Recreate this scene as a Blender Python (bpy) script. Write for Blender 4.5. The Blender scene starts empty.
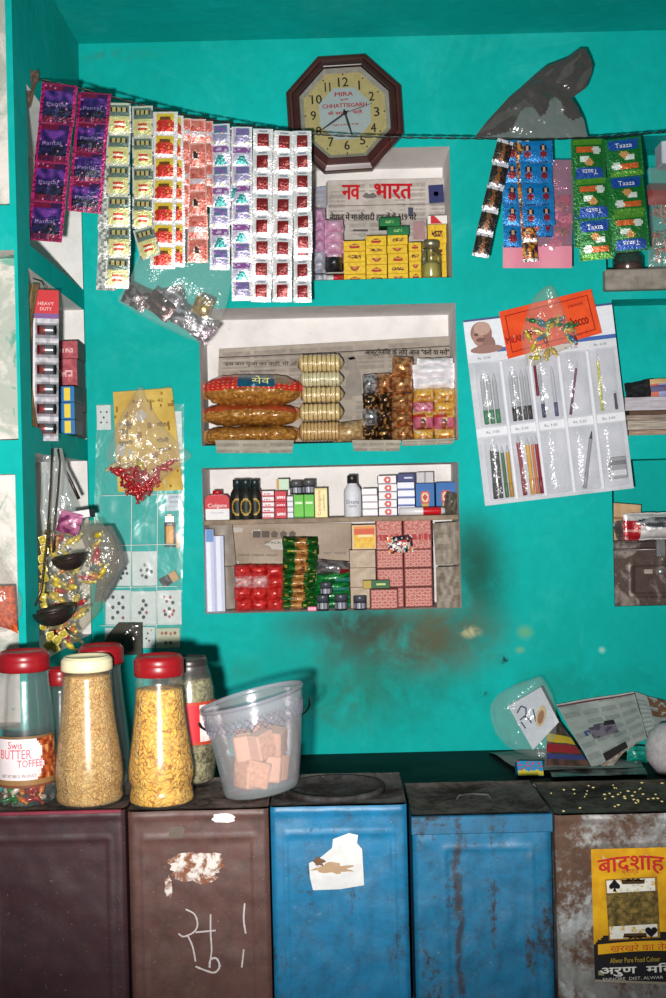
import bpy, math, random
from mathutils import Vector, Matrix, noise
rnd = random.Random(11)
F, D, ZC, TH = 1200.0, 3.08, 1.35, math.radians(1.35)
CT, ST = math.cos(TH), math.sin(TH)
COL = bpy.context.scene.collection
PI = math.pi

def P(x, y, Y):
    """photo pixel (x, y) at wall distance Y -> world point"""
    u = (x-333)/F; v = (499-y)/F; s = D+Y
    return Vector(((u*CT+v*ST)*s, Y, ZC+(-u*ST+v*CT)*s))
def L(n, Y=0.0):
    return n*(D+Y)/F
def lin(c):
    r = []
    for k in c[:3]:
        k = max(0, min(255, k))/255
        r.append(k/12.92 if k <= .04045 else ((k+.055)/1.055)**2.4)
    return (r[0], r[1], r[2], 1.0)
def mixc(a, b, t):
    return tuple(a[i]+(b[i]-a[i])*t for i in range(3))
def nz(x, y=0, z=0):
    return noise.noise(Vector((x, y, z)))
def clamp(t, a=0., b=1.):
    return a if t < a else b if t > b else t
def sm(a, b, t):
    t = clamp((t-a)/(b-a)); return t*t*(3-2*t)

_txt = {}
def glyphs(s):
    if s not in _txt:
        c = bpy.data.curves.new('t', 'FONT'); c.body = s; c.resolution_u = 2
        o = bpy.data.objects.new('t', c); COL.objects.link(o)
        dg = bpy.context.evaluated_depsgraph_get()
        m = bpy.data.meshes.new_from_object(o.evaluated_get(dg))
        vs = [(v.co.x, v.co.y) for v in m.vertices]; fs = [tuple(p.vertices) for p in m.polygons]
        bpy.data.objects.remove(o); bpy.data.curves.remove(c); bpy.data.meshes.remove(m)
        x0 = min(v[0] for v in vs); x1 = max(v[0] for v in vs); y0 = min(v[1] for v in vs); y1 = max(v[1] for v in vs)
        _txt[s] = ([((x-(x0+x1)/2)/(x1-x0), (y-(y0+y1)/2)/(x1-x0)) for x, y in vs], fs, (y1-y0)/(x1-x0))
    return _txt[s]

class MB:
    def __init__(s): s.v = []; s.f = []; s.m = []; s.c = []; s.sm = []
    def add(s, vs, fs, col=(200,200,200), mat=0, M=None, smooth=False):
        b = len(s.v)
        s.v += [(M @ Vector(p)) if M else Vector(p) for p in vs]
        per = isinstance(col, list)
        for i, f in enumerate(fs):
            s.f.append(tuple(b+k for k in f)); s.m.append(mat); s.c.append(col[i] if per else col); s.sm.append(smooth)
        return s
    def cbox(s, x0, x1, y0, y1, z0, z1, b=.0008, col=(200,200,200), mat=0, M=None, cols=None, front=True):
        """chamfered box; cols may recolour the faces -x +x -y +y -z +z"""
        X, Y, Z = (x0, x1), (y0, y1), (z0, z1); vs = []; ix = {}
        b = min(b, (x1-x0)*.45, (y1-y0)*.45, (z1-z0)*.45)
        for i in (0,1):
            for j in (0,1):
                for k in (0,1):
                    ox, oy, oz = X[i]+(b if i == 0 else -b), Y[j]+(b if j == 0 else -b), Z[k]+(b if k == 0 else -b)
                    for a, p in enumerate(((X[i], oy, oz), (ox, Y[j], oz), (ox, oy, Z[k]))):
                        ix[i,j,k,a] = len(vs); vs.append(p)
        fs = []; cc = []
        cols = cols or [col]*6
        def put(f, c):
            n = (Vector(vs[f[1]])-Vector(vs[f[0]])).cross(Vector(vs[f[2]])-Vector(vs[f[0]]))
            ctr = Vector(((x0+x1)/2, (y0+y1)/2, (z0+z1)/2)); m = sum((Vector(vs[q]) for q in f), Vector())/len(f)
            fs.append(tuple(f) if n.dot(m-ctr) >= 0 else tuple(reversed(f))); cc.append(c)
        for i in (0,1): put([ix[i,0,0,0], ix[i,1,0,0], ix[i,1,1,0], ix[i,0,1,0]], cols[i])
        for j in (0,1):
            if j or front: put([ix[0,j,0,1], ix[1,j,0,1], ix[1,j,1,1], ix[0,j,1,1]], cols[2+j])
        for k in (0,1): put([ix[0,0,k,2], ix[1,0,k,2], ix[1,1,k,2], ix[0,1,k,2]], cols[4+k])
        for i in (0,1):
            for j in (0,1): put([ix[i,j,0,0], ix[i,j,1,0], ix[i,j,1,1], ix[i,j,0,1]], cols[i])
            for k in (0,1): put([ix[i,0,k,0], ix[i,1,k,0], ix[i,1,k,2], ix[i,0,k,2]], cols[i])
        for j in (0,1):
            for k in (0,1): put([ix[0,j,k,1], ix[1,j,k,1], ix[1,j,k,2], ix[0,j,k,2]], cols[2+j])
        for i in (0,1):
            for j in (0,1):
                for k in (0,1): put([ix[i,j,k,0], ix[i,j,k,1], ix[i,j,k,2]], cols[i])
        return s.add(vs, fs, cc, mat, M)
    def grid(s, pos, nu, nv, colfn, mat=0, M=None, smooth=True):
        vs = [pos(i/nu, j/nv) for j in range(nv+1) for i in range(nu+1)]
        fs = []; cc = []
        for j in range(nv):
            for i in range(nu):
                a = j*(nu+1)+i; fs.append((a, a+1, a+nu+2, a+nu+1))
                cc.append(colfn((i+.5)/nu, (j+.5)/nv) if callable(colfn) else colfn)
        return s.add(vs, fs, cc, mat, M, smooth)
    def pbox(s, w, d, h, front, side=(200,200,200), nu=14, nv=10, b=.0008, top=None, mat=0, M=None):
        """box standing on z=0 with its printed front on y=0"""
        t = top or side
        s.cbox(-w/2, w/2, 0, d, 0, h, b, side, mat, M, cols=[side, side, side, side, side, t], front=False)
        s.grid(lambda u, v: (-w/2+b+(w-2*b)*u, 0, b+(h-2*b)*v), nu, nv, front, mat, M, False)
        return s
    def pillow(s, w, h, t, nu=12, nv=12, col=(200,200,200), back=None, crinkle=0., seal=.07, k=60, seed=0, mat=0, M=None, z0=None, p=.6, rd=0.):
        """filled pouch in the XZ plane, centred, print towards -Y"""
        z0 = -h/2 if z0 is None else z0
        def prof(q):
            q = (q-seal)/(1-2*seal)
            return 0 if q <= 0 or q >= 1 else math.sin(PI*q)**p
        for sgn in (-1, 1):
            def pos(u, v):
                x = (u-.5)*w; z = z0+v*h
                if rd:
                    z = z0+h*(.5+(v-.5)*max(.12, 1-abs(2*u-1)**rd)**(1/rd)); x *= max(.5, 1-.12*abs(2*v-1)**3)
                a = prof(u)*prof(v)
                n = crinkle*nz(x*k+seed, z*k, seed*1.7+sgn*3)*(.25+.75*min(1, a*2))
                e = crinkle*.6*nz(z*k*1.3, seed+5, x*k)
                return (x+e*(1-a), sgn*t/2*a+n*(1 if u not in (0, 1) and v not in (0, 1) else 0)+.0003*sgn, z+e*(1-a))
            s.grid(pos, nu, nv, col if sgn < 0 else (back or col), mat, M)
        return s
    def lathe(s, prof, n=32, col=(200,200,200), mat=0, M=None, smooth=True, wob=None, cap=True):
        """prof: list of (r, z[, colour])"""
        vs = []; fs = []; cc = []
        for j, q in enumerate(prof):
            for i in range(n):
                a = 2*PI*i/n
                x, y, z = q[0]*math.cos(a), q[0]*math.sin(a), q[1]
                if wob: x, y, z = wob(x, y, z)
                vs.append((x, y, z))
        for j in range(len(prof)-1):
            c = prof[j+1][2] if len(prof[j+1]) > 2 else col
            for i in range(n):
                f = (j*n+i, j*n+(i+1) % n, (j+1)*n+(i+1) % n, (j+1)*n+i)
                fs.append(f); cc.append(c(i/n, j) if callable(c) else c)
        if cap:
            for j in (0, len(prof)-1):
                if prof[j][0] > 1e-4:
                    q = tuple(j*n+i for i in range(n)); fs.append(q if j else tuple(reversed(q)))
                    c = prof[j][2] if len(prof[j]) > 2 else col
                    cc.append(c(0, j) if callable(c) else c)
        return s.add(vs, fs, cc, mat, M, smooth)
    def tube(s, pts, r, n=8, col=(200,200,200), mat=0, M=None, closed=False):
        pts = [Vector(p) for p in pts]; m = len(pts); vs = []; fs = []
        up = Vector((0.03, 0.02, 1)); prev = None
        for i, p in enumerate(pts):
            a = pts[(i-1) % m] if closed or i else p; b = pts[(i+1) % m] if closed or i < m-1 else p
            t = (b-a).normalized()
            if prev is None:
                ref = up if abs(t.dot(up)) < .9 else Vector((1, 0, 0)); nn = t.cross(ref).normalized()
            else:
                nn = (prev-t*prev.dot(t)).normalized()
            prev = nn; bb = t.cross(nn); rr = r(i/(m-1)) if callable(r) else r
            for k in range(n):
                q = 2*PI*k/n; vs.append(p+nn*(rr*math.cos(q))+bb*(rr*math.sin(q)))
        for i in range(m if closed else m-1):
            for k in range(n):
                fs.append((i*n+k, i*n+(k+1) % n, ((i+1) % m)*n+(k+1) % n, ((i+1) % m)*n+k))
        if not closed:
            fs.append(tuple(reversed(range(n)))); fs.append(tuple((m-1)*n+k for k in range(n)))
        return s.add(vs, fs, col, mat, M, True)
    def poly(s, pts, col, mat=0, M=None):
        return s.add(pts, [tuple(range(len(pts)))], col, mat, M)
    def prism(s, pts, y0, y1, col, mat=0, M=None, side=None):
        """outline of (x, z) points extruded from y0 (front) to y1"""
        n = len(pts); vs = [(x, y0, z) for x, z in pts]+[(x, y1, z) for x, z in pts]
        fs = [tuple(range(n)), tuple(reversed(range(n, 2*n)))]+[(i, i+n, (i+1) % n+n, (i+1) % n) for i in range(n)]
        return s.add(vs, fs, [col, col]+[side or col]*n, mat, M)
    def disc(s, cx, cz, rx, rz, y, col, mat=0, M=None, n=16, rot=0):
        return s.poly([(cx+rx*math.cos(2*PI*i/n)*math.cos(rot)-rz*math.sin(2*PI*i/n)*math.sin(rot), y,
                        cz+rx*math.cos(2*PI*i/n)*math.sin(rot)+rz*math.sin(2*PI*i/n)*math.cos(rot)) for i in range(n)], col, mat, M)
    def text(s, t, cx, cz, w, y, col, h=None, rot=0., mat=0, M=None, arc=0., bold=0.):
        if bold:
            for i, (bx, bz) in enumerate(((-1, 0), (1, 0), (0, .6), (0, -.6))): s.text(t, cx+bx*bold, cz+bz*bold, w, y-.00002*(i+1), col, h, rot, mat, M, arc)
        vs, fs, asp = glyphs(t); h = h or w*asp; c, sn = math.cos(rot), math.sin(rot)
        out = []
        for gx, gy in vs:
            x, z = gx*w, gy/asp*h
            if arc: z -= arc*(2*gx)**2
            out.append((cx+x*c-z*sn, y, cz+x*sn+z*c))
        return s.add(out, fs, col, mat, M)
    def seg(s, pts, w, y, col, mat=0, M=None):
        """flat stroke of width w along (x, z) points"""
        for (xa, za), (xb, zb) in zip(pts, pts[1:]):
            l = math.hypot(xb-xa, zb-za) or 1; nx, nz_ = -(zb-za)/l*w/2, (xb-xa)/l*w/2
            s.poly([(xa-nx, y, za-nz_), (xb-nx, y, zb-nz_), (xb+nx, y, zb+nz_), (xa+nx, y, za+nz_)], col, mat, M)
        return s
    def build(s, name, mats, parent=None, org=None, loc=None, rot=None):
        if not isinstance(mats, (list, tuple)): mats = [mats]
        me = bpy.data.meshes.new(name)
        vs = [v-org for v in s.v] if org is not None else s.v
        me.from_pydata(vs, [], s.f)
        for m in mats: me.materials.append(m)
        me.polygons.foreach_set('material_index', s.m)
        me.polygons.foreach_set('use_smooth', s.sm)
        at = me.attributes.new('Col', 'FLOAT_COLOR', 'CORNER'); buf = []; cache = {}
        for f, c in zip(s.f, s.c):
            c = tuple(c[:3])
            if c not in cache: cache[c] = lin(c)
            buf += list(cache[c])*len(f)
        at.data.foreach_set('color', buf)
        me.update()
        o = bpy.data.objects.new(name, me); COL.objects.link(o)
        if org is not None: o.location = (Vector(org)-parent.location) if parent else org
        if loc is not None: o.location = loc
        if rot is not None: o.rotation_euler = rot
        if parent: o.parent = parent
        return o

def tag(o, label, cat=None, group=None, kind=None):
    if label: o['label'] = label
    if cat: o['category'] = cat
    if group: o['group'] = group
    if kind: o['kind'] = kind
    return o
def empty(name, loc, label=None, cat=None, group=None, rot=None):
    o = bpy.data.objects.new(name, None); COL.objects.link(o); o.location = loc
    o.empty_display_size = .02
    if rot: o.rotation_euler = rot
    return tag(o, label, cat, group)
def clone(o, parent=None, loc=None, rot=None):
    c = o.copy(); COL.objects.link(c)
    if parent: c.parent = parent
    if loc is not None: c.location = loc
    if rot is not None: c.rotation_euler = rot
    return c
def clone_tree(o, loc, label, group=None, rot=None):
    c = clone(o, None, loc, rot); c['label'] = label
    if group: c['group'] = group
    for ch in list(o.children):
        d = clone(ch, c)
        for g in list(ch.children): clone(g, d)
    return c
ORD = ['first', 'second', 'third', 'fourth', 'fifth', 'sixth', 'seventh', 'eighth', 'ninth', 'tenth', 'eleventh', 'twelfth', 'thirteenth', 'fourteenth', 'fifteenth', 'sixteenth', 'seventeenth', 'eighteenth', 'nineteenth', 'twentieth']

# ---------------------------------------------------------------- materials
class NT:
    def __init__(s, name):
        s.m = bpy.data.materials.new(name); s.m.use_nodes = True; s.t = s.m.node_tree; s.t.nodes.clear()
        s.out = s.n('ShaderNodeOutputMaterial')
    def n(s, typ, **kw):
        o = s.t.nodes.new(typ)
        for k, v in kw.items():
            if hasattr(o, k): setattr(o, k, v)
        return o
    def l(s, a, b): s.t.links.new(a, b)
    def val(s, sock, v):
        if hasattr(v, 'is_output'): s.l(v, sock)
        else: sock.default_value = v
    def math(s, op, a, b=0., c=None):
        n = s.n('ShaderNodeMath', operation=op); s.val(n.inputs[0], a); s.val(n.inputs[1], b)
        if c is not None: s.val(n.inputs[2], c)
        return n.outputs[0]
    def mix(s, f, a, b, mode='MIX'):
        n = s.n('ShaderNodeMix', data_type='RGBA', blend_type=mode); s.val(n.inputs[0], f)
        s.val(n.inputs[6], a); s.val(n.inputs[7], b); return n.outputs[2]
    def noise(s, sc, det=4, rough=.55, vec=None, dist=0.):
        n = s.n('ShaderNodeTexNoise'); n.inputs['Scale'].default_value = sc; n.inputs['Detail'].default_value = det
        n.inputs['Roughness'].default_value = rough; n.inputs['Distortion'].default_value = dist
        s.l(vec if vec is not None else s.co(), n.inputs['Vector']); return n.outputs['Fac']
    def co(s):
        if not hasattr(s, '_co'): s._co = s.n('ShaderNodeTexCoord').outputs['Object']
        return s._co
    def wco(s):
        if not hasattr(s, '_w'): s._w = s.n('ShaderNodeNewGeometry').outputs['Position']
        return s._w
    def ramp(s, f, a, b, c0=0., c1=1.):
        n = s.n('ShaderNodeMapRange', interpolation_type='SMOOTHSTEP'); s.val(n.inputs[0], f)
        n.inputs[1].default_value = a; n.inputs[2].default_value = b; n.inputs[3].default_value = c0; n.inputs[4].default_value = c1
        return n.outputs[0]
    def attr(s):
        return s.n('ShaderNodeAttribute', attribute_name='Col').outputs['Color']
    def bump(s, h, strength=.3, dist=.002):
        n = s.n('ShaderNodeBump'); n.inputs['Strength'].default_value = strength; n.inputs['Distance'].default_value = dist
        s.l(h, n.inputs['Height']); return n.outputs[0]
    def bsdf(s, col, rough=.5, metal=0., spec=.5, nrm=None, coat=0., trans=0.):
        n = s.n('ShaderNodeBsdfPrincipled'); s.val(n.inputs['Base Color'], col); s.val(n.inputs['Roughness'], rough)
        s.val(n.inputs['Metallic'], metal); n.inputs['Specular IOR Level'].default_value = spec
        n.inputs['Coat Weight'].default_value = coat; n.inputs['Coat Roughness'].default_value = .12
        if nrm is not None: s.l(nrm, n.inputs['Normal'])
        return n.outputs[0]
    def done(s, sh): s.l(sh, s.out.inputs[0]); return s.m

def m_print(name, rough, metal=0., spec=.5, bs=0, bstr=.3, mott=.12, msc=90, coat=0.):
    t = NT(name); c = t.attr()
    k = t.ramp(t.noise(msc, 3), .3, .75, 1-mott, 1+mott*.3)
    n = t.n('ShaderNodeVectorMath', operation='SCALE'); t.l(c, n.inputs[0]); t.l(k, n.inputs['Scale'])
    nrm = t.bump(t.noise(bs, 3, .6), bstr, .003) if bs else None
    return t.done(t.bsdf(n.outputs[0], rough, metal, spec, nrm, coat))
def m_film(name, haze=.08, gl=.10, bs=45, bstr=.6, rough=.12, fres=.5):
    t = NT(name); c = t.attr()
    nrm = t.bump(t.noise(bs, 3, .65, dist=.6), bstr, .02)
    tr = t.n('ShaderNodeBsdfTransparent'); t.l(c, tr.inputs[0])
    df = t.n('ShaderNodeBsdfDiffuse'); t.l(c, df.inputs[0])
    gs = t.n('ShaderNodeBsdfGlossy'); gs.inputs['Roughness'].default_value = rough; t.l(nrm, gs.inputs['Normal'])
    lw = t.n('ShaderNodeLayerWeight'); lw.inputs['Blend'].default_value = .35; t.l(nrm, lw.inputs['Normal'])
    a = t.n('ShaderNodeMixShader'); a.inputs[0].default_value = haze; t.l(tr.outputs[0], a.inputs[1]); t.l(df.outputs[0], a.inputs[2])
    b = t.n('ShaderNodeMixShader'); t.l(t.math('MULTIPLY_ADD', lw.outputs['Fresnel'], fres, gl), b.inputs[0])
    t.l(a.outputs[0], b.inputs[1]); t.l(gs.outputs[0], b.inputs[2])
    return t.done(b.outputs[0])

PAPER = m_print('printed paper', .85, spec=.2, mott=.10, msc=60)
NEWS = m_print('newsprint', .9, spec=.1, mott=.16, msc=30, bs=40, bstr=.25)
CARD = m_print('printed card', .6, spec=.35, mott=.08)
GLOSS = m_print('glossy print', .5, spec=.3, mott=.06)
FOIL = m_print('foil print', .3, .35, .6, bs=160, bstr=.55, mott=.15, coat=.6)
WRAP = m_print('crinkled wrapper', .3, .1, .6, bs=120, bstr=.7, mott=.2, coat=.5)
SILVER = m_print('metal foil', .28, .55, .6, bs=75, bstr=.9, mott=.25, msc=50, coat=.6)
PLASTIC = m_print('plastic', .35, mott=.05)
METAL = m_print('metal', .35, .8, mott=.25, msc=40)
WOOD = m_print('old wood', .65, spec=.3, mott=.35, msc=35, bs=60, bstr=.3)
CLOTH = m_print('cloth', .95, spec=.1, mott=.2, bs=150, bstr=.4)
FILM = m_film('clear film', .06, .018, 24, .3, .17, .09)
SHEETF = m_film('smooth clear sheet', .03, .02, 9, .16, .2, .10)
HAZY = m_film('hazy film', .16, .03, 30, .3, .12, .2)
DARKFILM = m_film('dark film', .34, .03, 18, .3, .15, .2)
GLASS = m_film('clear plastic wall', .03, .06, 8, .05, .2, .3)
BUCKET = m_film('cloudy plastic', .16, .05, 10, .05, .2, .35)
# ---------------------------------------------------------------- setting
TEAL = lin((8, 178, 156))
def m_wall(name, stains=()):
    t = NT(name); w = t.wco()
    big = t.noise(1.6, 5, .6, w); fine = t.noise(38, 4, .6, w)
    c = t.mix(t.ramp(big, .35, .7), lin((0,164,156)), lin((3,181,177)))
    c = t.mix(t.ramp(t.noise(5, 7, .72, w, .8), .50, .72, 0, .5), c, lin((46,184,178)))
    c = t.mix(t.ramp(t.noise(3.3, 7, .7, w, .5), .54, .74, 0, .45), c, lin((0,138,126)))
    c = t.mix(t.ramp(fine, .35, .75, 0, .25), c, lin((0,146,136)))
    for (cx, cz, rx, rz, col, amt, sc, lo, hi) in stains:
        v = t.n('ShaderNodeVectorMath', operation='SUBTRACT'); t.l(w, v.inputs[0]); v.inputs[1].default_value = (cx, 0, cz)
        v2 = t.n('ShaderNodeVectorMath', operation='MULTIPLY'); t.l(v.outputs[0], v2.inputs[0]); v2.inputs[1].default_value = (1/rx, 0, 1/rz)
        ln = t.n('ShaderNodeVectorMath', operation='LENGTH'); t.l(v2.outputs[0], ln.inputs[0])
        f = t.ramp(ln.outputs['Value'], .05, 1.0, 1, 0)
        f = t.math('MULTIPLY', f, t.ramp(t.noise(sc, 6, .65, w, .4), lo, hi))
        c = t.mix(t.math('MULTIPLY', f, amt), c, lin(col))
    nrm = t.bump(t.noise(22, 6, .6, w), .35, .006)
    return t.done(t.bsdf(c, .7, 0, .12, nrm))
def st(x, y, rx, ry, col, amt, sc=9, lo=.3, hi=.7):
    p = P(x, y, 0); return (p.x, p.z, L(rx), L(ry), col, amt, sc, lo, hi)
WALL = m_wall('teal limewash', [
    st(395, 640, 150, 62, (70,66,52), .95, 9, .25, .62), st(360, 622, 110, 26, (60,52,42), .8, 14, .2, .55),
    st(478, 575, 52, 92, (22,84,68), .9, 7, .15, .55), st(470, 545, 34, 50, (34,60,50), .45, 12, .2, .6), st(440, 635, 85, 60, (96,88,62), .75, 12, .3, .62),
    st(380, 690, 120, 60, (30,110,92), .8, 8, .3, .65), st(340, 700, 70, 50, (60,104,84), .55, 14, .35, .65),
    st(560, 690, 120, 70, (10,128,112), .5, 10, .4, .65),
    st(470, 632, 16, 9, (190,180,140), .85, 30, .35, .55), st(525, 632, 12, 10, (96,170,130), .9, 12, .1, .3), st(520, 650, 7, 5, (110,170,130), .8, 20, .2, .4),
    st(602, 650, 5, 5, (150,205,190), .9, 40, .3, .5), st(505, 660, 8, 7, (20,40,40), .9, 60, .5, .58), st(482, 693, 8, 5, (20,40,40), .9, 60, .48, .56),
    st(235, 668, 60, 22, (40,140,118), .5, 12, .3, .6), st(110, 55, 70, 9, (60,120,105), .4, 30, .4, .6)])
WALLD = m_wall('teal limewash aged', [])
def m_white():
    t = NT('whitewash'); w = t.wco()
    c = t.mix(t.ramp(t.noise(9, 6, .65, w), .4, .75), lin((232,228,226)), lin((212,208,206)))
    c = t.mix(t.ramp(t.noise(30, 5, .7, w), .62, .74, 0, .4), c, lin((140,132,124)))
    return t.done(t.bsdf(c, .8, 0, .2, t.bump(t.noise(40, 5, .6, w), .3, .004)))
WHITE = m_white()
def m_chip():
    t = NT('chipped whitewash'); w = t.wco()
    c = t.mix(t.ramp(t.noise(6, 6, .7, w, .5), .45, .6), lin((222,214,208)), lin((170,176,166)))
    c = t.mix(t.ramp(t.noise(11, 6, .7, w, .8), .56, .64, 0, .8), c, lin((60,150,130)))
    return t.done(t.bsdf(c, .85, 0, .2, t.bump(t.noise(30, 5, .6, w), .5, .006)))
CHIP = m_chip()
def m_plain(name, a, b, sc=12, rough=.7, spec=.3):
    t = NT(name); w = t.wco()
    return t.done(t.bsdf(t.mix(t.ramp(t.noise(sc, 6, .65, w), .35, .7), lin(a), lin(b)), rough, 0, spec, t.bump(t.noise(sc*5, 4, .6, w), .3, .003)))
DADO = m_plain('dark green paint', (26,38,32), (14,22,19), 9, .6, .12)
CONC = m_plain('cement', (92,86,80), (66,62,58), 8)
CEILM = m_wall('ceiling limewash', [])

def holed(mb, axis, at, a0, a1, z0, z1, holes, depth, inward):
    """wall plane with recesses. axis 'y': plane Y=at over X; axis 'x': plane X=at over Y. holes: (a0,a1,z0,z1,mat,depth)"""
    As = sorted({a0, a1, *[q for h in holes for q in h[:2]]}); Zs = sorted({z0, z1, *[q for h in holes for q in h[2:4]]})
    pt = (lambda a, z, d=0.: (a, at+inward*d, z)) if axis == 'y' else (lambda a, z, d=0.: (at+inward*d, a, z))
    for i in range(len(As)-1):
        for j in range(len(Zs)-1):
            ca, cz = (As[i]+As[i+1])/2, (Zs[j]+Zs[j+1])/2
            if any(h[0] < ca < h[1] and h[2] < cz < h[3] for h in holes): continue
            mb.poly([pt(As[i], Zs[j]), pt(As[i+1], Zs[j]), pt(As[i+1], Zs[j+1]), pt(As[i], Zs[j+1])], (0,0,0), 0)
    for (p, q, r, t, m, d) in holes:
        e = .004
        # slightly worn lip, then the recess
        o = [(p, r), (q, r), (q, t), (p, t)]
        for k in range(4):
            a, b = o[k], o[(k+1) % 4]
            n = 14; pv = None
            for s in range(n+1):
                A = a[0]+(b[0]-a[0])*s/n; Z = a[1]+(b[1]-a[1])*s/n
                cur = [pt(A, Z, 0), pt(A, Z, d)]
                if pv: mb.poly([pv[0], cur[0], cur[1], pv[1]], (0,0,0), m)
                pv = cur
        mb.poly([pt(p, r, d), pt(q, r, d), pt(q, t, d), pt(p, t, d)], (0,0,0), m)

def hole(x0, y0, x1, y1, m, d=.2):
    c0 = P(x0, (y0+y1)/2, 0).x; c1 = P(x1, (y0+y1)/2, 0).x
    return (c0, c1, P((x0+x1)/2, y1, 0).z, P((x0+x1)/2, y0, 0).z, m, d)
ZCEIL = 2.533
XL = -.626
H1 = hole(311, 148, 451, 279, 1); H2 = hole(200, 306, 457, 443, 1); H3 = hole(203.5, 465, 460, 611, 1)
HR1 = (P(606, 260, 0).x, 1.25, P(666, 272, 0).z, P(640, 136, 0).z, 0, .18)
HR2 = (P(614, 400, 0).x, 1.25, P(650, 435, 0).z, P(640, 299, 0).z, 0, .11)
HR3 = (P(613.5, 560, 0).x, 1.25, P(640, 606, 0).z, P(640, 459, 0).z, 0, .17)
mb = MB(); holed(mb, 'y', 0, XL, 1.5, 0, ZCEIL+.1, [H1, H2, H3, HR1, HR2, HR3], .2, 1)
tag(mb.build('wall_back', [WALL, WHITE]), None, kind='structure')
# left return wall with three whitewashed recesses
YE = -.655
NA = (-.55, -.012, 1.90, 2.24, 1, .16); NB = (-.57, -.012, 1.517, 1.848, 1, .16); NC = (-.55, -.012, 1.02, 1.462, 1, .16)
mb = MB(); holed(mb, 'x', XL, YE, 0, 0, ZCEIL+.1, [NA, NB, NC], .16, -1)
tag(mb.build('wall_left', [WALLD, WHITE]), None, kind='structure')
xe = XL-.002
FA = (-1.5, P(7, 100, YE).x, P(7, 205, YE).z, 2.42, 1, .06)
FB = (-1.5, P(16, 340, YE).x, P(16, 440, YE).z, P(16, 250, YE).z, 1, .08); FC = (-1.5, P(17, 560, YE).x, .9, P(17, 474, YE).z, 1, .08)
mb = MB(); holed(mb, 'y', YE, -1.7, XL, 0, ZCEIL+.1, [FA, FB, FC], .08, 1)
tag(mb.build('wall_left_front', [WALLD, CHIP]), None, kind='structure')
mb = MB().cbox(-1.7, 1.5, -4.2, .3, ZCEIL, ZCEIL+.12, .001)
tag(mb.build('ceiling', CEILM), None, kind='structure')
mb = MB().cbox(-1.7, 1.5, -4.2, .3, -.1, 0, .001)
tag(mb.build('floor', CONC), None, kind='structure')
ZP = P(400, 752, 0).z
YT = -1.067                       # front face of the oil tins
ZT0 = .478
mb = MB().cbox(-1.7, 1.5, -.80, 0, 0, ZP, .004)
tag(mb.build('floor_platform', DADO), None, kind='structure')
mb = MB().cbox(-1.7, 1.5, -1.16, -.8005, 0, ZT0, .006)
tag(mb.build('floor_ledge', CONC), None, kind='structure')
# ---------------------------------------------------------------- oil tins in a row
def m_tin(name, rust_lo, rust_hi, rough=.45, metal=0., rust=(70,44,30), scr=.25, sc=5, streak=False, bright=None, drip=None, spec=.45):
    t = NT(name); c = t.attr(); o = t.co()
    v = t.n('ShaderNodeMapping'); t.l(o, v.inputs[0]); v.inputs['Scale'].default_value = (1.6, 1, .5) if streak else (1, 1, 1)
    n1 = t.noise(sc, 8, .68, v.outputs[0], .4); n2 = t.noise(26, 6, .7, o, .3); n3 = t.noise(90, 4, .7, o)
    c = t.mix(t.ramp(n2, .35, .75, 0, .45), c, lin((22,22,26)), 'MIX')
    if bright: c = t.mix(t.ramp(t.noise(9, 7, .7, v.outputs[0], .8), .48, .60, 0, .85), c, lin(bright))
    a = t.math('ADD', t.math('MULTIPLY', n1, .75), t.math('MULTIPLY', n3, .25))
    r = t.ramp(a, rust_lo, rust_hi)
    c = t.mix(r, c, t.mix(n2, lin(rust), lin(tuple(k*.55 for k in rust))))
    if drip is not None:
        sp = t.n('ShaderNodeSeparateXYZ'); t.l(o, sp.inputs[0])
        d = t.math('ABSOLUTE', t.math('ADD', t.math('SUBTRACT', sp.outputs[0], drip), t.math('MULTIPLY', t.math('SUBTRACT', t.noise(9, 3, .6, o), .5), .03)))
        k = t.math('MULTIPLY', t.ramp(d, .002, .010, 1, 0), t.ramp(t.noise(34, 4, .7, o), .38, .52))
        c = t.mix(t.math('MULTIPLY', k, .85), c, lin((48,42,46)))
    c = t.mix(t.ramp(t.noise(150, 3, .7, o), .66, .72, 0, scr), c, lin((170,175,175)))
    mt = t.math('MULTIPLY', t.math('SUBTRACT', 1., r), metal)
    nrm = t.bump(t.noise(14, 5, .6, o), .35, .004)
    return t.done(t.bsdf(c, t.math('MULTIPLY_ADD', r, .35, rough), mt, spec, nrm))
T_MAROON = m_tin('maroon painted tin', .56, .72, .5, rust=(58,46,36), sc=4)
T_BROWN = m_tin('brown painted tin', .54, .7, .5, rust=(62,50,40), sc=4)
T_BLUE = m_tin('blue painted tin', .52, .63, .45, rust=(44,44,50), sc=6, streak=True)
T_BLUE2 = m_tin('worn blue painted tin', .50, .60, .45, rust=(52,46,46), sc=7, streak=True, drip=-.042)
T_RUST = m_tin('rusted bare tin', .44, .57, .45, .35, rust=(104,74,56), sc=7, scr=.3, bright=(190,196,198))
T_TOP = m_tin('dirty tin top', .42, .62, .6, 0, rust=(50,42,38), sc=9, scr=.4, spec=.12)
S_TIN = (D+YT)/F

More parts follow.
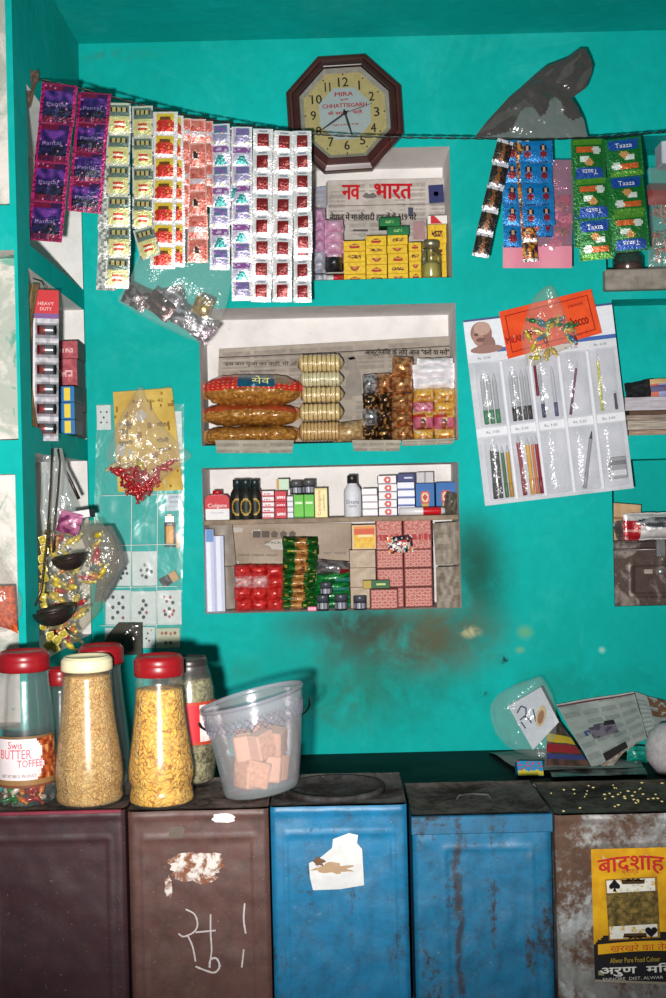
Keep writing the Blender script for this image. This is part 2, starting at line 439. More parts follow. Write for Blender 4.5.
def tin(x0, x1, ytop, depth, mat, col, topcol, label, panel=(.10,.90,.06,.88), lid=None, dY=0., mats_top=None):
    Yf = YT+dY
    a = P(x0, ytop, Yf); b = P(x1, ytop, Yf)
    w = b.x-a.x; zt = (a.z+b.z)/2; h = zt-ZT0; cx = (a.x+b.x)/2
    root = empty('oil_tin', (cx, Yf, ZT0), label, 'tin')
    m = MB()
    p0, p1, q0, q1 = panel
    def front(u, v):
        # stamped panel with a rounded bead and dents
        d = 0.
        e = min(u-p0, p1-u, v-q0, q1-v)
        d += .0016*sm(-.012, .004, e)-.0022*sm(.012, .026, e)
        d += .003*nz(u*3+x0, v*4, x1)+.0012*nz(u*9+x0, v*12, x1)
        edge = min(u, 1-u)
        d -= .006*(1-sm(0, .035, edge))**2
        top = .0025*(sm(.955, .965, v)-sm(.992, 1, v))
        return (-w/2+w*u, -d-top, h*v)
    m.grid(front, 56, 72, col)
    for sx in (-1, 1):
        m.grid(lambda u, v: (sx*(w/2-.001*nz(u*4, v*5, sx)), .005+(depth-.005)*u, h*v), 8, 10, col)
    m.grid(lambda u, v: (-w/2+w*u, depth, h*v), 4, 4, col)
    m.build('body', mat, root)
    m = MB()
    def top(u, v):
        e = min(u, 1-u, v, 1-v)
        z = h+.003*(1-sm(.0, .03, e))-.002*sm(.05, .08, e)+.0015*nz(u*4+x0, v*4, 2)
        return (-w/2+w*u, .001+(depth-.001)*v, z)
    m.grid(top, 36, 30, topcol)
    m.build('top_panel', mats_top or T_TOP, root)
    if lid:
        lid(root, w, depth, h)
    return root, w, h
def lid_round(root, w, d, h):
    r = w*.36; m = MB()
    m.lathe([(r+.006, -.0012), (r+.006, .006), (r+.003, .008), (r-.002, .008), (r-.006, .001), (r*.6, .000), (.001, .001)], 40, (70,70,72), M=Matrix.Translation((-.005, d*.5, h))@Matrix.Diagonal((1,.98,1,1)))
    m.build('lid', T_TOP, root)
def lid_handle(root, w, d, h):
    m = MB()
    m.tube([(-.03, d*.5, h-.001), (-.026, d*.5, h+.006), (0, d*.5, h+.008), (.026, d*.5, h+.006), (.03, d*.5, h-.001)], .0022, 6, (90,90,92))
    m.build('carry_handle', T_TOP, root)
def uvx(t, x, y, Y, dy=-.0032):
    """photo pixel on the tin's front -> its local (x, z)"""
    p = P(x, y, Y); return p.x-t.location.x, p.z-t.location.z

t1, _, h1 = tin(-22, 124.5, 812, .225, T_MAROON, (62,36,42), (120,104,96), 'plain dark maroon square tin under the red lidded label jar')
# pale red lip that runs along its top edge
m = MB(); m.cbox(-.118, .118, -.004, .001, h1-.004, h1+.002, .001, (130,40,60)); m.build('rim', T_MAROON, t1)

t2, w2, h2 = tin(127.5, 268, 810.5, .225, T_BROWN, (94,64,58), (116,102,96), 'brown square tin with white chalk scrawl below the bucket')
def ragged(cx, cz, rx, rz, seed, n=40, k=.35, sq=4.):
    o = []
    for i in range(n):
        a = 2*PI*i/n; c, s = math.cos(a), math.sin(a)
        r = 1/((abs(c)**sq+abs(s)**sq)**(1/sq))*(1+k*nz(c*2+seed, s*2, seed)+k*.6*nz(c*6+seed, s*6, 4))
        o.append((cx+rx*r*c, cz+rz*r*s))
    return o
def sticker_mat():
    t = NT('torn rusty sticker'); o = t.co()
    c = t.mix(t.ramp(t.noise(38, 5, .65, o, .4), .44, .56), lin((214,206,200)), lin((128,78,52)))
    return t.done(t.bsdf(c, .8))
STICK = sticker_mat()
# torn label remains: a band, with one piece hanging down at its left
m = MB()
def flat_on(m, outline, y, col, mat=0):
    n = len(outline); cx = sum(p[0] for p in outline)/n; cz = sum(p[1] for p in outline)/n
    vs = [(cx, y, cz)]+[(x, y, z) for x, z in outline]
    m.add(vs, [(0, i+1, (i+1) % n+1) for i in range(n)], col, mat)
Y2 = YT
x, z = uvx(t2, 197, 866, Y2); flat_on(m, ragged(x, z, 27*S_TIN, 14*S_TIN, 3.3), -.0058, (210,200,190))
x, z = uvx(t2, 169, 886, Y2); flat_on(m, ragged(x, z, 3.5*S_TIN, 10*S_TIN, 7.1), -.0058, (210,200,190))
m.build('torn_label', STICK, t2)
m = MB(); x, z = uvx(t2, 224, 817, Y2); flat_on(m, ragged(x, z, 11*S_TIN, 4.5*S_TIN, 1.9, k=.2), -.006, (225,222,215)); m.build('paper_scrap', PAPER, t2); m = MB()
x, z = uvx(t2, 177, 831, Y2); flat_on(m, ragged(x, z, 8*S_TIN, 6*S_TIN, 5.9, k=.2), -.0058, (104,92,84))
m.build('paper_scrap', PAPER, t2)
def stroke(pts, wd=1.9):
    chalk = MB()
    q = [uvx(t2, *p, Y2) for p in pts]
    # smooth the chalk line
    out = []
    for i in range(len(q)-1):
        p0, p1, p2, p3 = q[max(i-1,0)], q[i], q[i+1], q[min(i+2,len(q)-1)]
        for k in range(6):
            s = k/6; out.append(tuple(.5*((2*p1[a])+(-p0[a]+p2[a])*s+(2*p0[a]-5*p1[a]+4*p2[a]-p3[a])*s*s+(-p0[a]+3*p1[a]-3*p2[a]+p3[a])*s**3) for a in (0,1)))
    out.append(q[-1])
    for i in range(len(out)-1):
        ww = wd*S_TIN*(.75+.5*abs(nz(i*.7, wd)))
        chalk.seg([out[i], out[i+1]], ww, -.0062-.00002*i, (196,186,186))
    chalk.build('chalk_stroke', PAPER, t2)
stroke([(186,908), (195,913), (198,923), (195,930), (188,934), (183,935), (179,932)])
stroke([(188,934), (193,945), (196,960)])
stroke([(196,931), (206,930), (216,929)])
stroke([(211,913), (211,930), (212,948), (211,957)])
stroke([(196,965), (206,969), (215,971), (220,965), (217,957), (211,958), (210,966)], 2.2)
stroke([(245,902), (244,918), (246,932)], 2.); stroke([(244,948), (243,958), (242,966)], 1.7)

t3, w3, h3 = tin(270, 406.5, 806, .225, T_BLUE, (20,112,156), (96,92,90), 'bright blue tin with round lid and torn white sticker', lid=lid_round)
m = MB(); q = [uvx(t3, *p, YT) for p in ((309,862), (321,856), (332,847), (333,838), (349,832), (358,834), (357,842), (362,848), (363,864), (364,884), (340,888), (313,889), (310,876))]
flat_on(m, q, -.0062, (206,206,206)); m.build('torn_sticker', PAPER, t3)
m = MB(); x, z = uvx(t3, 333, 867, YT); flat_on(m, ragged(x, z, 20*S_TIN, 5*S_TIN, 2.2, k=.6, sq=2), -.0064, (168,140,112))
x, z = uvx(t3, 319, 860, YT); flat_on(m, ragged(x, z, 6*S_TIN, 4*S_TIN, 6.2, k=.6, sq=2), -.0065, (110,84,66)); m.build('rust_mark', PAPER, t3)

t4, w4, h4 = tin(412, 551, 815, .225, T_BLUE2, (24,106,146), (92,86,82), 'scratched blue tin with slot handle beside the rusty tin', panel=(.22,.86,.03,.84), lid=lid_handle, dY=.01)
# folded lip of its lid
m = MB(); m.cbox(-w4/2-.002, w4/2+.002, -.006, .004, h4-.03, h4+.0005, .0015, (26,100,138)); m.build('lid_rim', T_BLUE2, t4)

t5, w5, h5 = tin(555, 702, 814, .225, T_RUST, (150,150,148), (88,78,70), 'rusty bare metal tin with the yellow playing card poster', panel=(.10,.92,.03,.86))
# the yellow paper label, printed with a two-headed playing card
lab = MB(); Z5 = -.0072
def L5(x, y): return uvx(t5, x, y, YT)
c00 = L5(590, 848); c10 = L5(702, 845); c01 = L5(594, 980); c11 = L5(704, 984)
def lp(u, v):
    a = (c01[0]+(c11[0]-c01[0])*u, c01[1]+(c11[1]-c01[1])*u); b = (c00[0]+(c10[0]-c00[0])*u, c00[1]+(c10[1]-c00[1])*u)
    return (a[0]+(b[0]-a[0])*v, a[1]+(b[1]-a[1])*v)
def yellow(u, v):
    n = nz(u*6, v*7, 3)+.5*nz(u*19, v*21, 1)
    c = mixc((222,170,30), (196,140,26), clamp(.5+n))
    if v < .16: c = (34,34,40) if v > .012 else (150,140,120)
    e = ((u-.42)/.47)**2+((v-.17)/.24)**2
    if .16 < v < .40 and e < 1 and v < .17+.24: c = (36,32,30)
    if n > .62: c = mixc(c, (205,190,150), .7)
    return c
lab.grid(lambda u, v: (lp(u, v)[0], Z5, lp(u, v)[1]), 60, 60, yellow, 0, None, False)
# card
def q5(x, y): return L5(x, y)
cc = [q5(604, 878), q5(656, 875), q5(659, 936), q5(608, 939)]
def cp(u, v):
    a = (cc[3][0]+(cc[2][0]-cc[3][0])*u, cc[3][1]+(cc[2][1]-cc[3][1])*u); b = (cc[0][0]+(cc[1][0]-cc[0][0])*u, cc[0][1]+(cc[1][1]-cc[0][1])*u)
    return (a[0]+(b[0]-a[0])*v, a[1]+(b[1]-a[1])*v)
def cardc(u, v):
    n = nz(u*9, v*12, 5)+.7*nz(u*25, v*30, 8)
    if .22 < v < .78: return mixc((70,60,34), (140,116,60), clamp(.5+n*.8))
    if u > .95 or v > .97 or v < .03 or u < .03: return (150,110,40)
    if n > .4: return (206,170,70)
    return mixc((226,224,214), (180,176,160), clamp(n))
lab.grid(lambda u, v: (cp(u, v)[0], Z5-.0003, cp(u, v)[1]), 40, 44, cardc, 0, None, False)
s = S_TIN
def spade(cx, cz, k, up, col=(24,22,24)):
    pts = [(0, 1.0), (.45, .42), (.85, 0), (.8, -.45), (.4, -.55), (.12, -.35), (.28, -.95), (-.28, -.95), (-.12, -.35), (-.4, -.55), (-.8, -.45), (-.85, 0), (-.45, .42)]
    o = [(cx+x*k, cz+z*k*up) for x, z in pts]; flat_on(lab, o, Z5-.0006, col)
x, z = q5(613.5, 884); spade(x, z, 6.5*s, 1)
def heart(cx, cz, k):
    o = [(cx+k*.062*16*math.sin(a)**3, cz+k*.062*(13*math.cos(a)-5*math.cos(2*a)-2*math.cos(3*a)-math.cos(4*a))) for a in [2*PI*i/28 for i in range(28)]]
    flat_on(lab, o, Z5-.0006, (24,22,24))
x, z = q5(650, 930); heart(x, z, 6.2*s)
for cx, cy, up in ((632, 880, 1), (634, 934, -1)):       # crowns
    x, z = q5(cx, cy); flat_on(lab, [(x+a*s, z+b*s*up) for a, b in ((-11,-2.5), (-12,2), (-8,.2), (-6,3.5), (-3,.5), (0,4), (3,.5), (6,3.5), (8,.2), (12,2), (11,-2.5))], Z5-.0006, (70,52,30))
x, z = q5(630, 862)
lab.text('बादशाह', x, z-1.0*s, 66*s, Z5-.0004, (186,44,40), 17*s, TH*-1+.05, arc=3*s, bold=.5*s)
for t_, px_, py_, w_, h_, c_ in (('ब्राण्ड', 629, 871, 17, 6, (170,50,40)), ('खरखरे का तेल', 640, 946, 62, 8, (60,40,26)),
                                ('Allwar Pure Food Colour', 634, 958, 50, 5, (190,160,60)), ('अरुण  मिल', 637, 968, 76, 11.5, (226,224,216)), ('ENNORE  DIST. ALWAR', 632, 976.5, 60, 3, (200,198,190))):
    x, z = q5(px_, py_)
    if py_ == 946:
        bd = [q5(597+i*6.0, 948-4*math.sin(PI*(i/18.)*.9)) for i in range(19)]
        for i in range(18):
            (xa, za), (xb, zb) = bd[i], bd[i+1]; hh = 5*s
            lab.poly([(xa, Z5-.0003, za-hh), (xb, Z5-.0003, zb-hh), (xb, Z5-.0003, zb+hh), (xa, Z5-.0003, za+hh)], (224,168,34))
        lab.text(t_, x, z+1*s, w_*s, Z5-.0006, (180,60,40), h_*s, .02)
    else: lab.text(t_, x, z, w_*s, Z5-.0006, c_, h_*s, .015, bold=.35*s if h_ > 8 else 0)
lab.build('paper_label', PAPER, t5)
# grain scattered on that tin's lid
m = MB()
for i in range(46):
    u, v = rnd.random(), rnd.random()
    if rnd.random() < .5: u, v = .55+.16*rnd.gauss(0, 1), .6+.2*rnd.gauss(0, 1)
    if not (.03 < u < .97 and .04 < v < .95): continue
    M = Matrix.Translation(((u-.5)*w5, .225*v, h5+.0022)) @ Matrix.Rotation(rnd.random()*PI, 4, 'Z')
    m.lathe([(.0002, -.003), (.0012, -.0018), (.0015, 0), (.0012, .0018), (.0002, .003)], 6, (206,190,130), M=M @ Matrix.Rotation(PI/2, 4, 'X'))
g = m.build('spilled_grain', PAPER, None, loc=t5.location); tag(g, 'pale grain scattered over the rusty tin lid', 'grain', kind='stuff')
# ---------------------------------------------------------------- jars and bucket on the tins
def m_sev(name, cols, sc, dist):
    t = NT(name); o = t.co()
    wv = t.n('ShaderNodeTexVoronoi', feature='F1'); wv.inputs['Scale'].default_value = sc
    mp = t.n('ShaderNodeMapping'); mp.inputs['Scale'].default_value = (1, 1, 1.7)
    nv = t.n('ShaderNodeTexNoise'); nv.inputs['Scale'].default_value = sc*.5; t.l(o, nv.inputs['Vector'])
    add = t.n('ShaderNodeVectorMath', operation='MULTIPLY_ADD'); t.l(nv.outputs['Color'], add.inputs[0]); add.inputs[1].default_value = (dist,)*3; t.l(o, add.inputs[2])
    t.l(add.outputs[0], mp.inputs[0]); t.l(mp.outputs[0], wv.inputs['Vector'])
    d = wv.outputs['Distance']; c = t.mix(t.ramp(d, .1, .65), lin(cols[0]), lin(cols[1]))
    c = t.mix(t.ramp(d, .5, .8), c, lin(cols[2]))
    c = t.mix(t.ramp(t.noise(sc*.25, 4, .6, o), .4, .7, 0, .5), c, lin(cols[3]))
    inv = t.math('SUBTRACT', 1., d)
    return t.done(t.bsdf(c, .6, 0, .3, t.bump(inv, .9, .004)))
SEV1 = m_sev('fine fried strands', ((236,196,122), (216,166,92), (168,112,52), (240,206,140)), 230, .02)
SEV2 = m_sev('curly fried strands', ((244,196,84), (228,168,56), (164,104,30), (240,200,110)), 120, .03)
MIXT = m_sev('dry mixture', ((150,146,108), (120,112,76), (70,60,40), (190,180,140)), 120, .03)

YJ = -1.012
def jar(px, y_base, y_lid_top, y_lid_bot, body, lidcol, label, Y=YJ, zb=None, lid_r=25, n=44, lidh=None, tint=(251,252,252)):
    """body: list of (photo y, radius px)"""
    b = P(px, y_base, Y); zb = b.z if zb is None else zb
    k = (D+Y)/F
    root = empty('storage_jar', (b.x, Y, zb), label, 'jar')
    H = lambda y: max(0., (y_base-y)*k)
    pr = [(r*k, H(y)) for y, r in body]
    out = [(.0005, .001)] + pr + [(pr[-1][0]*.96, pr[-1][1])]
    m = MB(); m.lathe(out, n, tint, cap=False); m.build('body', GLASS, root)
    z0, z1 = H(y_lid_bot), H(y_lid_top); R = lid_r*k; m = MB()
    ridge = [(R*.95, z0), (R, z0+.002), (R, z0+(z1-z0)*.45), (R*.985, z0+(z1-z0)*.5), (R, z0+(z1-z0)*.55), (R*.99, z1-.007), (R*.94, z1-.0035), (R*.90, z1-.003), (R*.88, z1-.0005), (R*.84, z1), (R*.80, z1-.003), (.001, z1-.003)]
    m.lathe(ridge, n, lidcol); m.build('lid', PLASTIC, root)
    return root, k, pr, H
def fill(px, y_base, body, y_top, mat, name, label, cat, Y, zb, inset=.0022, dome=.001):
    k = (D+Y)/F; b = P(px, y_base, Y)
    pr = []
    for y, r in body:
        if y >= y_top: pr.append((r*k-inset, (y_base-y)*k))
    # interpolate radius at the fill line
    for (ya, ra), (yb, rb) in zip(body, body[1:]):
        if yb < y_top <= ya:
            t = (ya-y_top)/(ya-yb); pr.append(((ra+(rb-ra)*t)*k-inset, (y_base-y_top)*k))
    top = pr[-1]
    # resample for a lumpy surface
    rs = [(.001, .0045)]+[(pr[0][0]*.9, .0045)]
    for (r0, z0), (r1, z1) in zip(pr, pr[1:]):
        for i in range(4): rs.append((r0+(r1-r0)*i/4, max(.0046, z0+(z1-z0)*i/4)))
    rs += [top, (top[0]*.6, top[1]+dome), (.001, top[1]+dome*1.4)]
    m = MB(); m.lathe(rs, 44, (200,150,70), wob=lambda x, y, z: (x*(1-.012*abs(nz(x*140, y*140, z*140))), y*(1-.012*abs(nz(x*140, y*140, z*140))), z))
    o = m.build(name, mat, None, loc=(b.x, Y, zb)); return tag(o, label, cat, kind='stuff')
ztop1 = ZT0+h1+.0015; ztop2 = ZT0+h2+.0015
# sev jar, cream lid
B2 = [(806,26), (804,30), (797,34), (789,33.2), (783,34), (775,34.8), (765,34), (745,31.6), (720,28), (695,25.6), (680,24.6), (668,24)]
j2, k2, _, _ = jar(90, 803, 656.5, 671, B2, (226,214,176), 'tall jar of fine pale snack strands with a cream lid', zb=ztop1, lid_r=25.5)
fill(90, 803, B2, 676, SEV1, 'fine_sev', 'fine brown fried strands filling the cream lidded jar', 'snack', YJ, ztop1)
B3 = [(809,27), (807,30), (799,33), (790,31.5), (786,30.6), (779,33.2), (770,33.4), (757,31.6), (735,28.4), (712,25.8), (695,24.6), (684,23.8), (676,23.4)]
j3, _, _, _ = jar(162, 804, 656.5, 677, B3, (138,16,24), 'tall jar of yellow curly strands with a red lid beside the bucket', zb=ztop2, lid_r=25)
fill(162, 804, B3, 690, SEV2, 'curly_sev', 'yellow curly fried strands filling the red lidded jar', 'snack', YJ, ztop2)
B1 = [(803,23), (801,27), (790,29), (775,29.5), (760,29.3), (735,28.6), (715,27.4), (695,25.6), (680,24), (669,23.4)]
j1, k1, pr1, H1f = jar(27, 800, 650, 670, B1, (140,16,26), 'clear jar with red lid and a white butter toffee label', zb=ztop1, lid_r=25.5, Y=-.99)
# wraparound label
lab = MB()
def wraplabel(m, k, r_at, y0, y1, y_base, a0, a1, colfn, nu=48, nv=20, off=.0006):
    def pos(u, v):
        y = y1+(y0-y1)*v; a = a0+(a1-a0)*u; r = r_at(y)*k+off
        return (r*math.cos(a), r*math.sin(a), (y_base-y)*k)
    m.grid(pos, nu, nv, colfn)
def r_of(body):
    def f(y):
        for (ya, ra), (yb, rb) in zip(body, body[1:]):
            if yb <= y <= ya: return ra+(rb-ra)*(ya-y)/(ya-yb)
        return body[-1][1]
    return f
def butter(u, v):
    n = nz(u*16, v*10, 1)
    if v < .13: return (150,112,70) if v > .05 else (120,70,50)
    if v > .95: return (120,90,60)
    if ((u-.47)/.31)**2+((v-.5)/.62)**2 < 1+.3*nz(u*9, v*6, 7): return (228,216,218)
    return mixc((120,40,24), (200,110,50), clamp(.5+n*1.2)) if n < .35 else (214,150,90)
wraplabel(lab, k1, r_of(B1), 731, 781, 800, -PI*.98, -PI*.02, butter)
def wraptext(m, s, k, rpx, ang, y, y_base, wpx, hpx, col, off=.0012):
    vs, fs, asp = glyphs(s); out = []
    for gx, gy in vs:
        a = ang+gx*wpx/rpx; r = rpx*k+off; out.append((r*math.cos(a), r*math.sin(a), (y_base-y)*k+gy/asp*hpx*k))
    m.add(out, fs, col)
wraptext(lab, 'Swis', k1, 29.6, -PI*.53, 739, 800, 14, 7, (190,40,60))
wraptext(lab, 'BUTTER', k1, 30, -PI*.53, 748, 800, 31, 9, (222,90,110))
wraptext(lab, 'TOFFEE', k1, 30.4, -PI*.38, 757, 800, 24, 7, (214,80,100))
wraptext(lab, 'NET WT 800 G  PRODUCT', k1, 30.7, -PI*.5, 769, 800, 34, 3, (120,100,110))
lab.build('label', GLOSS, j1)
# wrapped toffees at the bottom of that jar
def candy(m, a, b, c, col, tail=None):
    """twist-wrapped sweet, long axis x"""
    pr = [(.1*a, -a*1.9), (.75*c, -a*1.75), (.25*c, -a*1.05), (c*.8, -a*.85), (c, -a*.4), (c, a*.4), (c*.8, a*.85), (.25*c, a*1.05), (.75*c, a*1.75), (.1*a, a*1.9)]
    m.lathe([(r, z, (tail if tail and i in (1, 2, 8, 9) else col)) for i, (r, z) in enumerate(pr)], 8, col, M=Matrix.Rotation(PI/2, 4, 'Y'))
    return m
CANDY = [candy(MB(), .010, .006, .0065, c, t).build('wrapped_toffee', WRAP) for c, t in
         (((150,30,24), (190,70,40)), ((30,120,46), (40,150,70)), ((210,200,180), (120,60,40)), ((214,110,30), (230,150,60)), ((196,24,36), (230,180,60)), ((224,188,40), (200,150,40)))]
protos = list(CANDY)
used = {}
def drop_candy(i, loc, label, group, s=1., rot=None):
    o = protos[i]
    rot = rot or (rnd.uniform(-.5, .5), rnd.uniform(-.9, .9), rnd.uniform(0, 3))
    c = o if i not in used else clone(o)
    used[i] = 1
    c.location = loc; c.rotation_euler = rot; c.scale = (s, s, s)
    return tag(c, label, 'sweet', group)
cx, cy = P(27, 805, -.99).x, -.99
TC = ['dark red', 'green', 'white and brown', 'orange', 'red', 'yellow']
k = 0
for z, R, n in ((.009, .034, 7), (.024, .033, 7), (.038, .031, 5)):
    for q in range(n):
        a = -PI*.5+(q-(n-1)/2)*(2.6/n)
        i = [2,1,1,3,0,0,2, 2,1,2,3,0,0,3, 1,1,2,0,0][k]
        drop_candy(i, (cx+R*math.cos(a), cy+R*math.sin(a)*.95, ztop1+z), f'{TC[i]} wrapped toffee in the bottom of the butter label jar', 'toffees in the labelled jar', .8)
        k += 1
for i in range(6):
    if i not in used: bpy.data.objects.remove(protos[i])
# jars standing behind
zb3 = ZP
Bb = [(820,24), (816,27), (800,29), (770,30), (735,28), (705,25), (685,23), (660,22)]
def back_jar(px, yl0, yl1, Y, lr, lidcol, label, body, yb=None, zb=None, tint=(232,236,236)):
    b = P(px, yl0, Y); kk = (D+Y)/F
    yb = yb or 499+(ZC-(zb or ztop1))/kk+1.0
    return jar(px, yb, yl0, yl1, body(yb, yl1), lidcol, label, Y, zb or ztop1, lr, tint=tint)
def bshape(r):
    def f(yb, yt):
        h = yb-yt; return [(yb-1, r*.85), (yb-3, r*.98), (yb-h*.12, r*1.08), (yb-h*.3, r*1.12), (yb-h*.55, r), (yb-h*.8, r*.86), (yb-h*.93, r*.8), (yb-h, r*.8)]
    return f
j4, k4, _, _ = back_jar(104, 640, 659, -.895, 22.5, (134,16,24), 'dark empty jar with red lid standing behind the cream lidded jar', bshape(24))
j5, _, _, _ = back_jar(62, 662, 679, -.885, 12, (134,16,24), 'small red lidded jar mostly hidden behind the front jars', bshape(14))
# fat glass jar of mixture behind the bucket
G = lambda yb, yt: [(yb-1, 18), (yb-4, 22), (yb-20, 25), (yb-60, 25.5), (yb-95, 24), (yb-112, 20), (yb-120, 17), (yb-126, 17)]
Y6 = -.872; k6 = (D+Y6)/F; yb6 = 499+(ZC-ztop2)/k6+1
j6, _, _, _ = jar(192, yb6, 654, 672, G(yb6, 672), (46,40,38), 'round shouldered glass jar with dark lid behind the yellow strands', Y6, ztop2, 18)
fill(192, yb6, G(yb6, 672), 676, MIXT, 'dry_mixture', 'greyish dry mixture filling the round shouldered glass jar', 'snack', Y6, ztop2)
lab = MB()
def l6(u, v):
    if v < .08 or v > .94: return (176,60,40)
    if u < .42: return (190,36,46)
    return mixc((226,222,220), (210,190,180), clamp(.5+nz(u*9, v*6, 2)))
wraplabel(lab, k6, lambda y: 25.6, yb6-84, yb6-42, yb6, -PI*.6, -PI*.02, l6, 30, 14)
wraptext(lab, 'Lo', k6, 26.4, -PI*.20, yb6-64, yb6, 14, 16, (40,50,140))
lab.build('label', GLOSS, j6)
# ---- bucket
YB = -.965; kb = (D+YB)/F
b0 = P(262, 806, YB); zbk = ZT0+(h2+h3)/2+.005
bk = empty('plastic_bucket', (b0.x, YB, zbk), 'cloudy lilac plastic bucket holding pinkish blocks', 'bucket')
def sh(x, y, z):
    q = z/(95*kb)
    return (x-.011*q*q-.004*q, y, z+x*(.14+.10*q))
RB = lambda z: (37+13.5*(z/(93*kb)))*kb
m = MB(); hb = 93*kb
zs = [i/24*hb for i in range(25)]
prof = [(.001, .002), (RB(0)*.96, .002), (RB(0), .005)]+[(RB(z)+(.0009 if .68 < z/hb < .92 and int(z/hb*60) % 2 else 0), z) for z in zs[2:]]
prof += [(RB(hb)+.001, hb-.001)]
m.lathe(prof, 48, (246,244,249), wob=sh, cap=False); m.build('body', BUCKET, bk)
m = MB(); m.lathe([(RB(hb)-.0006, hb-.003), (RB(hb)+.0026, hb-.003), (RB(hb)+.003, hb+.002), (RB(hb)+.0016, hb+.004), (RB(hb)-.0006, hb+.0035), (RB(hb)-.0006, hb-.003)], 48, (240,238,246), wob=sh, cap=False); m.build('rim', BUCKET, bk)
# lattice band under the rim
m = MB()
for i in range(44):
    for s_ in (-1, 1):
        pts = []
        for q in range(5):
            a = 2*PI*(i+s_*q*.35)/44; z = hb*(.74+.13*q/4); r = RB(z)+.0014
            pts.append(sh(r*math.cos(a), r*math.sin(a), z))
        m.tube(pts, .0006, 4, (214,206,226))
m.build('lattice_band', BUCKET, bk)
m = MB(); pts = []
for i in range(25):
    t = i/24; a = -PI*.02+t*PI*1.0; r = RB(hb)+.009
    z = hb*.86-.05*math.sin(PI*t)**.8
    pts.append(sh(r*math.cos(a), r*math.sin(a), z))
m.tube(pts, .0018, 6, (60,60,60)); m.build('handle', METAL, bk)
# soap-like pink blocks in it
blk = MB(); 
def blkc(u, v): return mixc((222,168,128), (196,136,98), clamp(.5+nz(u*5, v*5, 3)))
blk.pbox(.041, .028, .046, blkc, (206,156,122), 8, 8, .003, M=Matrix.Translation((0, -.013, -.022)))
first = True; q = 0
for lay, (z, n) in enumerate(((.036, 7), (.081, 5))):
    for i in range(n):
        a = 2*PI*i/n+.3*lay-PI/2; R = .0335 if lay else .030
        p = sh(R*math.cos(a), R*math.sin(a), z+rnd.uniform(-.004, .006))
        if first: o = blk.build('pink_block', CARD); first = False
        else: o = clone(o)
        o.location = (b0.x+p[0], YB+p[1], zbk+p[2]); o.rotation_euler = (rnd.uniform(-.15, .15), rnd.uniform(-.25, .25), a+PI/2+rnd.uniform(-.9, .9))
        tag(o, 'pinkish brown block lying inside the cloudy lilac bucket', 'block', 'blocks in the bucket')
# ---------------------------------------------------------------- the line strung across the shop and what hangs on it
WP = [(24,77),(42,80),(75,87),(112,97),(150,107),(190,116),(250,126),(300,133),(345,136),(400,137.5),(440,138),(480,138.5),(520,139),(560,139),(600,137),(640,134),(680,131)]
def WY(x): return -.50+.25*min(1, (x-22)/290)+.06*max(0, (x-312)/354)
def WYy(x):
    for (xa, ya), (xb, yb) in zip(WP, WP[1:]):
        if xa <= x <= xb: return ya+(yb-ya)*(x-xa)/(xb-xa)
    return WP[-1][1]
wp = [P(x, WYy(x), WY(x)) for x in range(24, 681, 4)]
t = empty('hanging_line', wp[0], 'black twisted wire strung across the shop below the ceiling', 'wire')
for s_ in (0, 1):
    m = MB(); m.tube([p+Vector((0, math.cos(i*.9+PI*s_), math.sin(i*.9+PI*s_)))*.0016 for i, p in enumerate(wp)], .0013, 6, (26,24,24))
    m.build('strand', PLASTIC, t, org=wp[0])
# nail and rag at the left end
m = MB(); a = P(24, 77, -.50); m.tube([Vector((XL, -.5, a.z)), a], .0022, 6, (60,50,44)); m.tube([a+Vector((0,0,.004)), a+Vector((.006,-.006,-.004)), a+Vector((.002,.004,-.012)), a+Vector((-.004,-.004,-.006)), a+Vector((.004,.002,.006))], .003, 6, (96,72,60))
tag(m.build('nail', METAL, org=a), 'rusty nail wound with thread holding the left end of the wire', 'nail')
m = MB()
def rag(u, v):
    x = 21+18*u+2*nz(u*4, v*4); y = 70+14*v+40*v*max(0, .7-abs(u-.45)*2)+4*nz(u*5, v*3, 2)
    return P(x, y, -.508-.006*abs(nz(u*4, v*5, 7)))
m.grid(rag, 12, 14, lambda u, v: mixc((112,84,72), (70,58,52), clamp(.5+nz(u*6, v*6))))
tag(m.build('rag_knot', CLOTH, org=a), 'small brown rag tied round the left end of the wire', 'rag')
# red thread by the clock
m = MB(); c = P(387, 141, -.253)
for i in range(9):
    m.tube([c+Vector((.002*nz(i, 1), -.002, .006)), c+Vector((.006*nz(i, 3), -.003, -.006)), c+Vector((.010*nz(i, 5), -.003+.003*nz(i, 7), -.022-.006*nz(i, 9)))], .0010, 5, (170,40,48))
tag(m.build('red_thread', CLOTH, org=c), 'small red thread tassel tied on the wire below the clock', 'thread')

